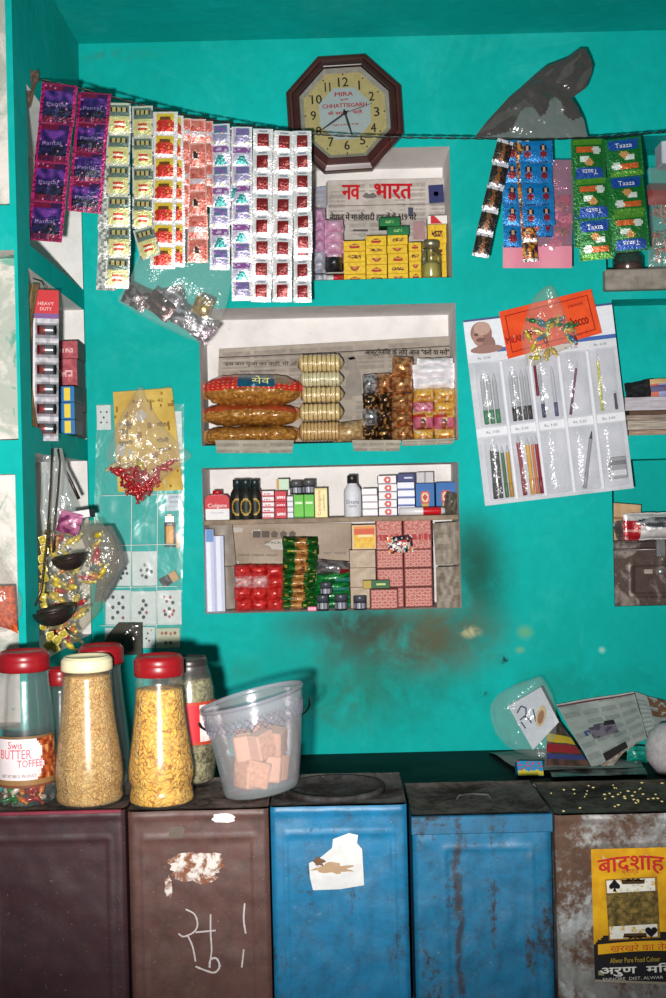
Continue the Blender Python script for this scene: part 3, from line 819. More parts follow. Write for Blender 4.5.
def sachet_mesh(w, h, colfn, t=.005, nu=14, nv=14, mat=FOIL, seed=0, crinkle=.0008, texts=(), back=None):
    m = MB(); m.pillow(w, h, t, nu, nv, colfn, back or (190,190,190), crinkle, .06, 70, seed, z0=-h)
    for (s, cx, cz, tw, col, hh, rot) in texts:
        m.text(s, (cx-.5)*w, (cz-1)*h, tw*w, -t/2-.0015, col, hh*h if hh else None, rot)
    return m
def strip(label, xt, yt, xb, yb, wpx, designs, n, dy=0., group=None, jit=.03, name='sachet_strip', hang=0., last=None, mat=FOIL, curl=.0, seed=0):
    """designs: list of (colour fn, texts, gap) cycled down a strip from its top centre to its bottom centre"""
    Y = WY(xt)-.004+dy
    a, b = P(xt, yt, Y), P(xb, yb, Y); d = b-a; Ln = d.length; w = L(wpx, Y)
    ang = math.atan2(-d.x, -d.z)   # rotation about +Y takes (0,0,-1) to (-sin, -cos)
    ang = math.asin(-d.x/Ln)
    root = empty(name, a, label, 'sachets', group, (0, -ang if False else ang, 0))
    h = Ln/n; cache = {}
    r = random.Random(seed+int(xt*7))
    for i in range(n):
        k = i % len(designs)
        if k not in cache:
            cf, tx = designs[k]
            o = sachet_mesh(w, h*1.04, cf, min(.006, h*.16), 22 if 'purple and mag' in label or 'green' in label else 14, 22 if 'purple and mag' in label or 'green' in label else 14, mat, seed+k, texts=tx).build('sachet', mat, root); cache[k] = o
        else: o = clone(cache[k], root)
        o.location = (r.uniform(-1, 1)*jit*w*.3, r.uniform(-.0015, .0015)-curl*(i/n)**2, -h*i)
        o.rotation_euler = (r.uniform(-.05, .05), r.uniform(-1, 1)*jit, r.uniform(-.12, .12))
        if last and i == n-1: o.rotation_euler[1] = last
    return root

def d_purple(seed):
    def f(u, v):
        n = nz(u*5+seed, v*5, seed); g = nz(u*14, v*18, seed+9)
        if u < .07 or u > .93: return (190,30,110) if g > -.15 else (110,16,60)
        if v > .95 or v < .05: return (150,24,80)
        if g > .5: return (206,120,180)  # glints painted into the print as pale pink flecks
        if v > .80: return (120,20,60) if u < .6 else (60,24,80)
        if v > .56: return mixc((40,24,90), (120,60,160), clamp(.3+n*1.8+(v-.6)))
        if .40 < v < .54: return mixc((60,40,110), (40,26,80), u)
        if v > .18: return mixc((14,12,26), (40,36,84), clamp(.35+n*2))
        return mixc((120,20,50), (70,16,60), clamp(.5+n*2))
    return f
PT = [('Pantaj', .47, .47, .55, (150,136,176), .13, .08)]
strip('large purple and magenta sachet strip hanging first from the left', 60, 84, 44.5, 240, 35.5, [(d_purple(1), PT), (d_purple(5), PT)], 4, -.004, 'purple sachets', jit=.012)
strip('shorter purple and magenta sachet strip, second from the left', 95, 93, 84, 211, 33, [(d_purple(8), PT), (d_purple(3), PT)], 4, 0, 'purple sachets', jit=.012)
def d_yellow(seed):
    def f(u, v):
        n = nz(u*7, v*7, seed)
        if u < .10 or u > .91: return (214,214,208) if n > -.2 else (120,124,120)
        if v > .92 or v < .06: return (206,204,186)
        if v > .66:
            if .72 < v < .88 and .16 < u < .86: return (70,22,24) if int(u*9) % 2 else (196,184,120)
            return (104,122,112)
        if v > .58: return (110,128,118)
        e = ((u-.5)/.24)**2+((v-.33)/.12)**2
        if e < 1: return (200,70,50) if abs(v-.33) > .04 else (236,220,196)
        e2 = ((u-.5)/.34)**2+((v-.33)/.24)**2
        if .8 < e2 < 1.15: return (196,206,150)
        return (224,208,138)
    return f
strip('silver-edged cream sachet strip hanging to the left of the yellow ones, reaching lowest there', 112, 106, 107, 289, 21, [(lambda u, v: mixc((226,226,220), (130,134,130), clamp(.4+nz(u*6, v*9, 2)*2)), ())], 6, .022, 'cream sachets', mat=FOIL)
strip('cream sachet strip with dark bands and red ovals, six sachets long', 119, 103, 118, 287, 23.5, [(d_yellow(1), ()), (d_yellow(4), ())], 6, 0, 'cream sachets')
strip('cream sachet strip with red ovals, its last sachet bent sideways', 142.5, 106, 143, 258, 21, [(d_yellow(2), ()), (d_yellow(7), ())], 5, .004, 'cream sachets', last=-.28)
def d_redyel(u, v):
    n = nz(u*8, v*8, 3)
    if u < .17 or u > .84 or v < .12 or v > .9: return (232,226,224)
    if v > .58:
        if .66 < v < .78 and .3 < u < .7: return (120,70,30)
        return (234,198,66) if ((u-.5)/.3)**2+((v-.5)/.22)**2 > 1 else (206,60,40)
    if n > .35: return (230,150,70)
    return (200,48,36)
strip('white-edged strip of red and yellow sachets behind its twin', 174, 116, 176, 266, 19, [(d_redyel, ())], 7, .010, 'red and yellow sachets')
strip('white-edged strip of seven red and yellow sachets in front', 165.5, 112, 162.5, 268, 25, [(d_redyel, ())], 7, 0, 'red and yellow sachets')
def d_pink(k):
    def f(u, v):
        n = nz(u*6, v*6, k)
        b = mixc((226,132,118), (204,96,88), clamp(.4+n*1.5))
        if u < .08 or u > .92: return (232,164,152)
        if v > .9 or v < .08: return (236,178,168)
        if k % 2:
            e = ((u-.45)/.16)**2+((v-.48)/.2)**2
            if e < .55: return (60,30,30)
            if e < 1: return (226,206,190)
        elif .3 < v < .52: return (214,196,200)
        elif .55 < v < .72 and .2 < u < .8: return (196,70,66) if nz(u*22, v*22) > 0 else b
        return b
    return f
PK = [(d_pink(0), ()), (d_pink(1), ())]
strip('short pink sachet strip with dark ovals, tucked behind on the left', 182.5, 118, 180, 228, 18, PK, 5, .008, 'pink sachets')
strip('pink sachet strip with dark ovals at the back on the right', 206, 121, 206, 206, 14, PK, 4, .012, 'pink sachets')
strip('long pink sachet strip with dark ovals in front of the others', 195.5, 119, 198, 262, 20.5, [(d_pink(2), ()), (d_pink(3), ())], 6, 0, 'pink sachets')
def d_lilac(k):
    def f(u, v):
        n = nz(u*7, v*7, k)
        if u < .10 or u > .92 or v < .07 or v > .94: return (226,224,230)
        b = mixc((186,180,206), (226,220,232), clamp(.4+n))
        if k % 2:
            if v > .62: return (152,84,156) if n > -.25 else (206,190,216)
            if v < .5 and abs(u-.5) < .12+.5*(.5-v): return (24,132,128)
            return b
        if v > .60 and .2 < u < .85: return (142,100,172) if n > -.1 else (96,120,150)
        if .24 < v < .5 and abs(u-.5) < .33: return (160,152,186)
        if n > .3: return (196,186,120)
        return b
    return f
strip('white, purple and teal sachet strip beside the pink strips', 220, 124, 220, 269, 20, [(d_lilac(2), ()), (d_lilac(1), ())], 7, 0, 'purple and teal sachets')
strip('purple and teal sachet strip hidden behind, left edge only', 236, 128, 234, 224, 16, [(d_lilac(3), ()), (d_lilac(4), ())], 4, .010, 'purple and teal sachets')
strip('white, purple and teal sachet strip beside the red squares', 242, 127, 241.5, 300, 20.5, [(d_lilac(4), ()), (d_lilac(3), ())], 9, 0, 'purple and teal sachets')
def d_red(k):
    def f(u, v):
        if .2 < u < .82 and .2 < v < .80:
            n = nz(u*9, v*9, k)
            if .42 < v < .52 and nz(u*30, k) > .1: return (214,120,100)
            return mixc((136,12,20), (104,8,16), clamp(.4+n))
        if .86 < v < .92 and .3 < u < .7: return (150,140,160)
        return (230,226,228)
    return f
RD = [(d_red(i), ()) for i in (1, 4, 7)]
strip('white sachet strip with red squares hidden behind, left', 268, 131, 262, 290, 20, RD, 8, .022, 'red square sachets')
strip('white sachet strip with red squares, leftmost of the front three', 263, 129, 261, 301, 20, RD, 8, 0, 'red square sachets')
strip('white sachet strip with red squares, middle of the front three', 284.5, 131, 282, 301, 19.5, RD, 8, -.004, 'red square sachets')
strip('long white sachet strip with red squares, behind the shorter right one', 302, 132, 302.5, 302, 18, RD, 8, .010, 'red square sachets')
strip('shorter white sachet strip with red squares, rightmost', 302, 131, 303, 252, 18.5, RD, 6, -.004, 'red square sachets')
# ---- right hand bunch
def d_choc(k):
    def f(u, v):
        n = nz(u*6, v*8, k)
        if v < .14 or v > .84: return (216,212,220) if n > -.25 else (110,100,110)
        if abs(u-.5) < .13+.1*n: return (128,78,40)
        return mixc((30,22,22), (74,46,34), clamp(.3+n*1.4))
    return f
strip('narrow dark brown and silver sachet strip, left end of the right bunch', 506, 140, 480, 256, 16.5, [(d_choc(1), ()), (d_choc(2), ())], 5, -.012, 'brown sachets')
def d_blue(cols):
    def f(u, v):
        w = (u*cols) % 1
        n = nz(u*5, v*5, cols)
        e = ((w-.5)/.18)**2+((v-.66)/.20)**2
        f2 = ((w-.5)/.10)**2+((v-.68)/.11)**2
        if f2 < 1: return (216,164,140)
        if ((w-.5)/.24)**2+((v-.38)/.16)**2 < 1: return (130,30,44)
        if e < 1: return (36,22,26)
        if v < .10 and .2 < w < .8: return (14,60,120)
        return mixc((14,108,180), (20,130,200), clamp(.5+n))
    return f
strip('single column blue sachet strip with portraits, behind the brown strip', 511.5, 140, 513, 247, 19, [(d_blue(1), ())], 5, .013, 'blue sachets')
def d_multi(k):
    def f(u, v):
        n = nz(u*5, v*6, k)
        if v < .12 or v > .9: return (206,200,196) if n > -.1 else (90,80,70)
        if n > .18: return (206,140,40)
        if n > -.12: return (150,80,40)
        return (40,34,44)
    return f
strip('narrow orange and brown sachet strip between the two blue ones', 521.5, 141, 531, 261, 15, [(d_multi(1), ()), (d_multi(2), ()), (d_multi(5), ())], 6, .003, 'brown sachets')
strip('wide blue sachet strip hidden behind the front blue one', 541, 141, 543, 236, 22, [(d_blue(2), ())], 4, .021, 'blue sachets')
strip('wide double column blue sachet strip with portraits', 535, 141, 539, 226, 32, [(d_blue(2), ())], 4, -.002, 'blue sachets')
# the green sheet of tea sachets: two columns
def d_green(flip):
    def f(u, v):
        if flip: u, v = 1-u, 1-v
        if u < .07 or u > .94: return (20,110,44)
        if .02 < v < .12 : return (76,140,36)
        if v > .66:
            if abs(u-.5) < .36+.3*(v-.66) and v < .97: return (26,72,160) if v < .93 else (20,90,150)
        if .30 < v < .66:
            n = ((u-.5)/.12)**2+((v-.56)/.09)**2
            if n < 1: return (210,150,90)
            if abs(v-.48) < .05 and abs(u-.62) < .14: return (220,230,220)
        if ((u-.26)/.13)**2+((v-.27)/.10)**2 < 1: return (206,214,206)
        if .20 < v < .34 and .38 < u < .88: return (206,96,36)
        return (12,104,34)
    return f
def green_col(label, xt, yt, xb, yb, wpx, n, flips, dy, rows=None):
    des = [(d_green(fl), [('Taaza', .5, .79 if not fl else .21, .46, (236,236,240), .12, 0 if not fl else PI)]) for fl in flips]
    return strip(label, xt, yt, xb, yb, wpx, des, n, dy, 'green tea sachets', jit=.02, mat=FOIL)
strip('green and blue sachet strip peeping out behind the green sheet', 583, 139, 586, 246, 24, [(d_green(False), ())], 3, .012, 'green tea sachets')
green_col('left column of the green tea sachets with blue labels', 588, 139, 597, 258, 34, 3, (True, True, False), -.004)
green_col('right column of the green tea sachets with blue labels', 622, 138, 632, 250, 36, 3, (False, False, True), -.006)
# ---- plastic bags on the line
def bag(name, label, rows, Y, bulge, col, mat, nu=22, nv=26, cr=.004, k=22, seed=0, cat='bag', fold=0., org=None, p=.6):
    """thin bag from rows of (photo y, left x, right x); two faces with real thickness"""
    m = MB()
    def at(v):
        q = v*(len(rows)-1); i = min(int(q), len(rows)-2); f = q-i; f = f*f*(3-2*f) if False else f
        return [rows[i][j]+(rows[i+1][j]-rows[i][j])*f for j in range(3)]
    for s_ in (-1, 1):
        def pos(u, v):
            y, xl, xr = at(v); a = math.sin(PI*u)**p*math.sin(PI*clamp(v*.92+.04))**p
            pt = P(xl+(xr-xl)*u, y, Y)
            n = nz(pt.x*k+seed, pt.z*k, s_*2+seed)+.5*nz(pt.x*k*2.3, pt.z*k*2.3, seed+s_)
            pt.y += s_*bulge*a+cr*n*(.3+.7*a)
            return pt
        m.grid(pos, nu, nv, col)
    o = m.build(name, mat, org=P(rows[0][1], rows[0][0], Y)); return tag(o, label, cat)
bag('plastic_bag', 'smoky grey empty polythene bag folded upward over the right part of the wire',
    [(49,578,586),(58,566,590),(66,545,593),(75,534,591),(88,520,586),(98,508,572),(108,499,578),(120,488,584),(130,480,586),(138,474,588)], WY(530)+.02, .008, lambda u, v: (160,168,166) if v+.25*nz(u*4, v*4, 3) > .62+.5*abs(u-.72) else (112,106,104) if nz(u*5, v*5, 8) < .25 else (132,126,122), DARKFILM, 54, 60, .007, 26, 4)
bag('plastic_bag', 'clear polythene bag holding silver pouches, hanging behind the left strips',
    [(214,150,214),(232,144,218),(250,140,226),(268,134,232),(284,128,231),(300,116,228),(312,134,224),(326,160,219),(336,182,214),(346,206,208)], WY(190)+.045, .022, (250,252,251), FILM, 24, 28, .006, 26, 9)
def pouchc(a, b, k):
    return lambda u, v: mixc(a, b, clamp(.5+1.6*nz(u*5, v*5, k)))
for i, (x, y, w, h, r, a, b, nm) in enumerate(((136,298,26,20,.5,(150,144,146),(60,44,44),'silver and brown pouch at the left end of the clear hanging bag'), (160,306,30,20,.7,(110,80,76),(60,44,44),'dark brown pouch in the middle of the clear hanging bag'),
        (172,302,22,26,-.2,(206,202,210),(120,112,116),'bright silver pouch standing in the clear hanging bag'), (188,320,34,20,.55,(190,186,194),(90,80,84),'crumpled silver pouch low in the clear hanging bag'),
        (204,331,20,22,.7,(170,150,160),(90,70,80),'mauve silver pouch at the bottom tip of the clear hanging bag'), (202,307,18,20,.4,(196,160,84),(150,116,60),'small yellow pouch high in the clear hanging bag'))):
    Y = WY(190)+.045; m = MB(); m.pillow(L(w, Y), L(h, Y), .014, 14, 14, pouchc(a, b, i), a, .003, .05, 50, i)
    p = P(x, y, Y+(-.006 if i % 2 else .006)); tag(m.build('foil_pouch', SILVER, loc=p, rot=(0, r, 0)), nm, 'pouch')
bag('plastic_bag', 'pink tinted polythene bag with small packets hanging behind the blue sachets',
    [(160,512,572),(176,511,572),(195,509,573),(215,506,573),(235,504,572),(247,503,572)], WY(540)+.05, .012, (246,196,214), HAZY, 22, 22, .005, 30, 12)
m = MB(); m.grid(lambda u, v: P(503+69*u, 268-22*v, WY(540)+.05-.004*math.sin(u*9)), 12, 4, (214,132,152)); m.grid(lambda u, v: P(503+69*u, 268-22*v, WY(540)+.056-.004*math.sin(u*9)), 12, 4, (214,132,152))
o = m.build('hem_band', PLASTIC); pb = bpy.data.objects['plastic_bag.002']; o.parent = pb; o.location = -Vector(pb.location)
for i in range(12):
    x = 556+rnd.uniform(-6, 10) if i > 3 else 545+rnd.uniform(-5, 5); y = 176+i*6.2; Y = WY(540)+.05
    m = MB(); c1, c2 = [((190,70,110),(120,40,80)), ((150,120,60),(96,70,110)), ((120,110,170),(180,90,120)), ((210,170,180),(150,80,110))][i % 4]
    m.pillow(L(13, Y), L(10, Y), .006, 6, 6, pouchc(c1, c2, i), c1, .001, .05, 60, i)
    tag(m.build('small_packet', WRAP, loc=P(x, y, Y+rnd.uniform(-.003, .003)), rot=(0, rnd.uniform(-1, 1), 0)), 'small coloured sweet packet inside the pink tinted bag', 'packet', 'packets in the pink bag')
# ---------------------------------------------------------------- octagonal wall clock
c = P(345, 115.5, -.001); t = empty('wall_clock', c, 'octagonal dark wooden wall clock with a cream and silver dial', 'clock', None, (0, math.radians(-2.2), 0))
R0 = L(57.5)/math.cos(PI/8)
def octo(r): return [(r*math.cos(PI/8+i*PI/4), r*math.sin(PI/8+i*PI/4)) for i in range(8)]
def ring(m, stack, cols):
    """bevelled octagonal rings: stack of (radius, y)"""
    vs = []; fs = []; cc = []
    for r, y in stack: vs += [(x, y, z) for x, z in octo(r)]
    for j in range(len(stack)-1):
        for i in range(8): fs.append((j*8+i, j*8+(i+1) % 8, (j+1)*8+(i+1) % 8, (j+1)*8+i)); cc.append(cols[j])
    m.add(vs, fs, cc)
W1, W2, W3 = (66,28,26), (44,18,18), (84,38,32)
m = MB(); ring(m, [(R0, 0), (R0, -.022), (R0*.985, -.026), (R0*.93, -.029), (R0*.90, -.030), (R0*.885, -.027), (R0*.80, -.034), (R0*.785, -.033), (R0*.775, -.014)], [W2, W1, W1, W3, W2, W1, W1, W2, W2])
m.build('frame', m_print('varnished wood', .3, spec=.5, mott=.3, msc=25, coat=.5), t)
m = MB(); ring(m, [(R0*.778, -.012), (R0*.776, -.024), (R0*.765, -.027), (R0*.725, -.020), (R0*.70, -.0155)], [(176,172,164)]*4); m.build('bezel', m_print('dull silver rim', .3, .4, mott=.2, msc=60), t)
m = MB(); Rd = R0*.735
m.add([(0, -.015, 0)]+[(x, -.015, z) for x, z in octo(Rd)], [(0, i+1, (i+1) % 8+1) for i in range(8)], (160,146,100))
DIAL = PAPER
k = R0/62.2   # metres per px on the clock
for i in range(60):
    a = 2*PI*i/60; r = Rd*.90*1.0/ max(.0001, 1)
    rr = Rd*.93*math.cos(PI/8)
    m.disc(rr*math.sin(a), rr*math.cos(a), (.9 if i % 5 == 0 else .35)*k, (.9 if i % 5 == 0 else .35)*k, -.0153, (50,44,30), n=6)
for h in range(1, 13):
    a = 2*PI*h/12; rr = 31.5*k
    m.text(str(h), rr*math.sin(a), rr*math.cos(a), (5.2 if h < 10 and h != 1 else 1.3 if h == 1 else 5.4 if h == 11 else 10)*k, -.0153, (44,40,34), 9*k, bold=.22*k)
m.build('dial', DIAL, t)
m = MB(); m.add([(0, -.0156, 0)]+[(x, -.0156, z) for x, z in octo(25.5*k/math.cos(PI/8))], [(0, i+1, (i+1) % 8+1) for i in range(8)], (176,180,182))
for s_, z_, w_, h_ in (('MIRA', 19.5, 18, 4), ('gold', 14, 7, 2.2), ('CHHATTISGARH', 8.2, 44, 4), ('के साथ   चले', 1.2, 34, 4), ('QUARTZ', -11, 26, 1.6)):
    m.text(s_, 0, z_*k, w_*k, -.0159, (176,50,60), h_*k, bold=.18*k)
m.build('dial_centre', m_print('brushed silver card', .35, .5, mott=.06), t)
def hand(x, y, wd, name, col, yy):
    v = P(x, y, -.02)-P(344.5, 116.5, -.02); l = math.hypot(v.x, v.z); a = math.atan2(v.x, v.z)
    m = MB(); m.prism([(-wd*.4*k, -4*k), (wd*.4*k, -4*k), (wd*.5*k, l*.5), (wd*.25*k, l), (-wd*.25*k, l), (-wd*.5*k, l*.5)], yy-.0006, yy, col)
    m.build(name, PLASTIC, t, loc=(0, 0, 0), rot=(0, a+math.radians(2.2), 0))
hand(351.5, 138, 2.3, 'hour_hand', (30,30,34), -.018); hand(320, 134, 1.9, 'minute_hand', (34,36,44), -.0195); hand(371, 107, .9, 'second_hand', (90,70,70), -.021)
m = MB(); m.lathe([(.001, 0), (2*k, 0), (2*k, .006), (.001, .007)], 16, (40,40,44), M=Matrix.Translation((0, -.0165, 0)) @ Matrix.Rotation(PI/2, 4, 'X')); m.build('hand_boss', METAL, t)
# ---------------------------------------------------------------- goods in the three whitewashed recesses
def newsc(seed, cols=5, base=(206,196,186), ink=(150,142,134), lead=0.):
    def f(u, v):
        c = mixc(base, tuple(k*.88 for k in base), clamp(.5+nz(u*3, v*3, seed)))
        w = (u*cols) % 1
        if .06 < w < .94 and nz(int(u*cols)*3.1, int(v*7)*1.7, seed) > -.25 and v < .97:
            if int(v*60) % 2: c = mixc(c, ink, .55+.4*nz(u*60, int(v*60), seed))
        return c
    return f
def sheet(name, label, cat, quad, Y, colfn, nu=60, nv=50, wave=.003, texts=(), patches=(), mat=NEWS, seed=0, lean=0., kind=None):
    """paper pinned between four photo points TL TR BR BL"""
    q = [P(x, y, Y) for x, y in quad]; m = MB()
    def pos(u, v, dy=0.):
        p = (q[3]*(1-u)+q[2]*u)*(1-v)+(q[0]*(1-u)+q[1]*u)*v
        return p+Vector((0, wave*nz(u*3+seed, v*3, seed)*2-lean*(1-v)+dy, 0))
    m.grid(pos, nu, nv, colfn); m.grid(lambda u, v: pos(u, v, .0006), 6, 6, (190,182,172))
    def front(x, y): p = P(x, y, Y); return p.x, p.z
    tx = MB(); dy = -wave*2-lean-.0012
    for (s, x, y, wp_, hp, col, rot) in texts:
        cx, cz = front(x, y); tx.text(s, cx, cz, L(wp_, Y), Y+dy, col, L(hp, Y), rot-TH, bold=L(hp, Y)*(.045 if hp > 10 else .03))
    for (pts, col) in patches:
        tx.poly([(front(x, y)[0], Y+dy+.0004, front(x, y)[1]) for x, y in pts], col)
    o = m.build(name, mat, org=q[3]); tag(o, label, cat, kind=kind)
    if tx.v: tag(tx.build('lettering', mat, o, org=q[3]), None)
    return o
def stackbox(x, y):   # px helper
    return P(x, y, 0)

# ---- recess with the clock above it
F1 = H1[2]
sheet('newspaper', 'newspaper with a red masthead lining the recess under the clock', 'newspaper', [(327,181),(447,178),(449,277),(328,279)], .165, newsc(1, 6, (208,198,192)), texts=[
    ('नव', 351, 193, 17, 14, (196,36,44), .0), ('भारत', 393, 192, 37, 15, (196,36,44), .0), ('नेपाल में माओवादी हमलों में 119 मरे', 373, 217.5, 86, 9, (60,54,54), .0)],
    patches=[([(428,186),(443,185),(444,203),(429,204)], (62,66,110)), ([(362,197),(366,193),(369,195),(373,193),(377,197),(374,199),(366,199)], (120,112,110)), ([(327,206.5),(446,204),(446,204.6),(327,207.2)], (120,112,108)),
             ([(408,208),(413,208),(413,217),(408,217)], (80,80,100)), ([(353,230),(368,230),(368,232),(353,232)], (90,84,84)), ([(326,183),(327.5,183),(328,206),(326.5,206)], (150,140,140)),
             ([(413,222),(424,221),(425,240),(413,240)], (176,140,140))])
o = bpy.data.objects['newspaper']; m = MB(); pc = P(435.8, 194.4, .165)
m.disc(pc.x, pc.z, L(5.5, .165), L(5.5, .165), .1585, (196,160,90)); m.disc(pc.x, pc.z, L(2.5, .165), L(2.5, .165), .1582, (90,80,90)); m.build('emblem', NEWS, o, org=Vector(o.location))
sheet('newspaper', 'narrow strip of bluish newspaper at the left of the clock recess', 'newspaper', [(313,188),(326,186),(327,279),(314,279)], .15, newsc(4, 1, (170,176,196)))
def yel(k):
    def f(u, v):
        n = nz(u*6, v*5, k)
        b = mixc((236,196,44), (214,168,26), clamp(.5+n))
        if k % 3 == 0:
            e = ((u-.5)/.27)**2+((v-.30)/.42)**2
            if .55 < e < 1 and v > .3: return (140,56,34)
            if .28 < v < .46 and .3 < u < .7: return (170,40,36)
        elif k % 3 == 1:
            e = ((u-.5)/.24)**2+((v-.72)/.5)**2
            if e < 1 and v < .70: return (150,70,40) if e > .3 else (206,120,60)
        else:
            if .35 < v < .65 and .2 < u < .8 and nz(u*24, v*14, k) > -.12: return (96,40,26)
        return b
    return f
def boxcol(name, x0, x1, ys, z0, Y, dep, fronts, side, labels, cat, group, mat=GLOSS, nu=20, nv=12, jit=.4, top=None, texts=None):
    """stack of cartons in one column; ys = photo heights bottom to top"""
    c0, c1 = P(x0, ys[0], Y).x, P(x1, ys[0], Y).x; z = z0; out = []
    for i in range(len(ys)-1):
        h = L(ys[i]-ys[i+1], Y)-.0004; w = c1-c0-.0006; m = MB()
        m.pbox(w, dep, h, fronts[i % len(fronts)], side, nu, nv, .0008, top)
        if texts and texts[i % len(texts)]:
            for (s, u, v, tw, th, col) in texts[i % len(texts)]: m.text(s, (u-.5)*w, v*h, tw*w, -.0004, col, th*h)
        o = m.build(name, mat, loc=((c0+c1)/2+rnd.uniform(-jit, jit)*L(1), Y+rnd.uniform(0, .004), z+.0002), rot=(0, 0, rnd.uniform(-.03, .03)))
        tag(o, labels(i, len(ys)-1), cat, group); z += h+.0003; out.append(o)
    return out
def nth(i, n):
    return 'bottom' if i == 0 else 'top' if i == n-1 else ORD[i]+' from bottom'
YS1 = .045
COLS = [(344,366,[279,270.5,258.5,247.5,237]), (366.5,387.5,[279,271,261,251,242,232]), (388,408.5,[279,271,261,250.5,242,232]), (409,422,[278.5,268,258,248,239])]
for ci, (a, b, ys) in enumerate(COLS):
    boxcol('soap_box', a, b, ys, F1+.0005, YS1+.004*(ci % 2), .05, [yel(ci*5+j) for j in range(5)], (206,162,30), lambda i, n, ci=ci: f'yellow soap carton, {nth(i, n)} in the {ORD[ci]} yellow column from left', 'box', 'yellow soap cartons')
boxcol('soap_box', 428.5, 447.5, [278.5,258,239,220], F1+.0005, .07, .05, [yel(21), yel(23), yel(20)], (206,162,30), lambda i, n: f'tall yellow carton, {nth(i, n)} of the stack behind the glass jar', 'box', 'yellow soap cartons')
z = F1+L(278.5-220, .07)
boxcol('tea_box', 427.5, 447.5, [219.6,211], z+.001, .07, .05, [lambda u, v: (200,36,44) if u > .15 and (u+v*.4) < .75 else (232,226,222)], (220,214,210), lambda i, n: 'small red and white carton on top of the yellow stack', 'box', None)
def grn(u, v): return (150,196,120) if .3 < u < .72 and .3 < v < .7 and nz(u*18, v*9) > -.1 else mixc((10,120,60), (8,96,50), v)
zc = F1+L(279-232, YS1)
boxcol('soap_box', 387, 409, [231.6,222.8], zc+.001, .05, .05, [grn], (8,80,44), lambda i, n: 'lower green soap carton lying on the yellow soap boxes', 'box', 'green soap cartons')
boxcol('soap_box', 379.5, 400.5, [222.4,213.4], zc+.0012+L(8.9, .05), .052, .05, [grn], (8,80,44), lambda i, n: 'upper green soap carton on top of the other green one', 'box', 'green soap cartons')
def softpack(name, x0, y0, x1, y1, Y, t, colf, label, cat, group=None, mat=WRAP, cr=.002, rot=0., z=None, nu=18, nv=12, seed=0, p=.5, back=None, seal=.05, rd=0.):
    w, h = L(x1-x0, Y), L(y1-y0, Y); c = P((x0+x1)/2, (y0+y1)/2, Y); m = MB()
    m.pillow(w, h, t, nu, nv, colf, back or (200,190,190), cr, seal, 55, seed, p=p, rd=rd)
    if z is not None: c.z = z+h/2
    return tag(m.build(name, mat, loc=c+Vector((0, t/2, 0)), rot=(0, rot, 0)), label, cat, group)
def two(a, b, k, f=5): return lambda u, v: mixc(a, b, clamp(.5+1.5*nz(u*f, v*f, k)))
for i, (a, b) in enumerate(((270,259.5),(261.5,249.5),(251,239.5),(240.5,228.5),(229.5,217.5))):
    if i == 0: continue
    softpack('soap_packet', 325, b, 343.5, a, .03, .05, two((232,190,212), (212,150,186), i), f'pink soap packet, {ORD[i-1]} from bottom above the black packet', 'packet', 'pink soap packets', seed=i)
softpack('soap_packet', 325.5, 251.5, 343, 270.5, .025, .05, two((36,32,36), (14,14,16), 9), 'glossy black packet under the pink soap packets', 'packet', None, seed=31)
softpack('soap_packet', 324, 269.5, 345, 278.7, .03, .05, lambda u, v: (200,30,44) if u > .42 else (230,226,226), 'red and white packet at the bottom beneath the black packet', 'packet', None, z=F1+.0006, seed=8)
for i, (a, b) in enumerate(((279,268.5),(269.5,259),(260,249),(250,238),(239,228),(229,218),(219,206))):
    pk = i > 2
    softpack('soap_packet', 313.5, b, 325, a, .035, .05, two((222,176,206), (196,140,180), i) if pk else two((216,214,226), (180,180,196), i), f'{"pale pink" if pk else "white"} packet, {nth(i, 7)} of the far left stack under the clock', 'packet', 'pale packets under the clock', seed=40+i, z=F1+.0006 if i == 0 else None)
# small glass jar
c = P(431.5, 277.5, .022); k = L(1, .03); jr = empty('glass_jar', (c.x, .022, F1+.0006), 'small clear glass jar with yellowish contents before the yellow cartons', 'jar')
m = MB(); m.lathe([(.001, .001), (9.5*k, .001), (10.3*k, 2*k), (10.4*k, 20*k), (9.4*k, 26*k), (7.2*k, 30*k), (7.2*k, 35*k), (7.8*k, 35.5*k), (7.8*k, 36.5*k)], 28, (224,226,206), cap=False); m.build('body', GLASS, jr)
m = MB(); m.lathe([(7.0*k, 31*k), (8.6*k, 31*k), (8.8*k, 36*k), (8.2*k, 37.5*k), (.001, 37.5*k)], 24, (170,160,130)); m.build('lid', METAL, jr)
m = MB(); m.lathe([(.001, .002), (9*k, .002), (9.6*k, 4*k), (9.6*k, 13*k), (5*k, 17*k), (.001, 18*k)], 20, (206,190,110)); tag(m.build('jar_contents', PAPER, loc=(c.x, .022, F1+.0006)), 'yellowish contents of the small glass jar', 'contents', kind='stuff')

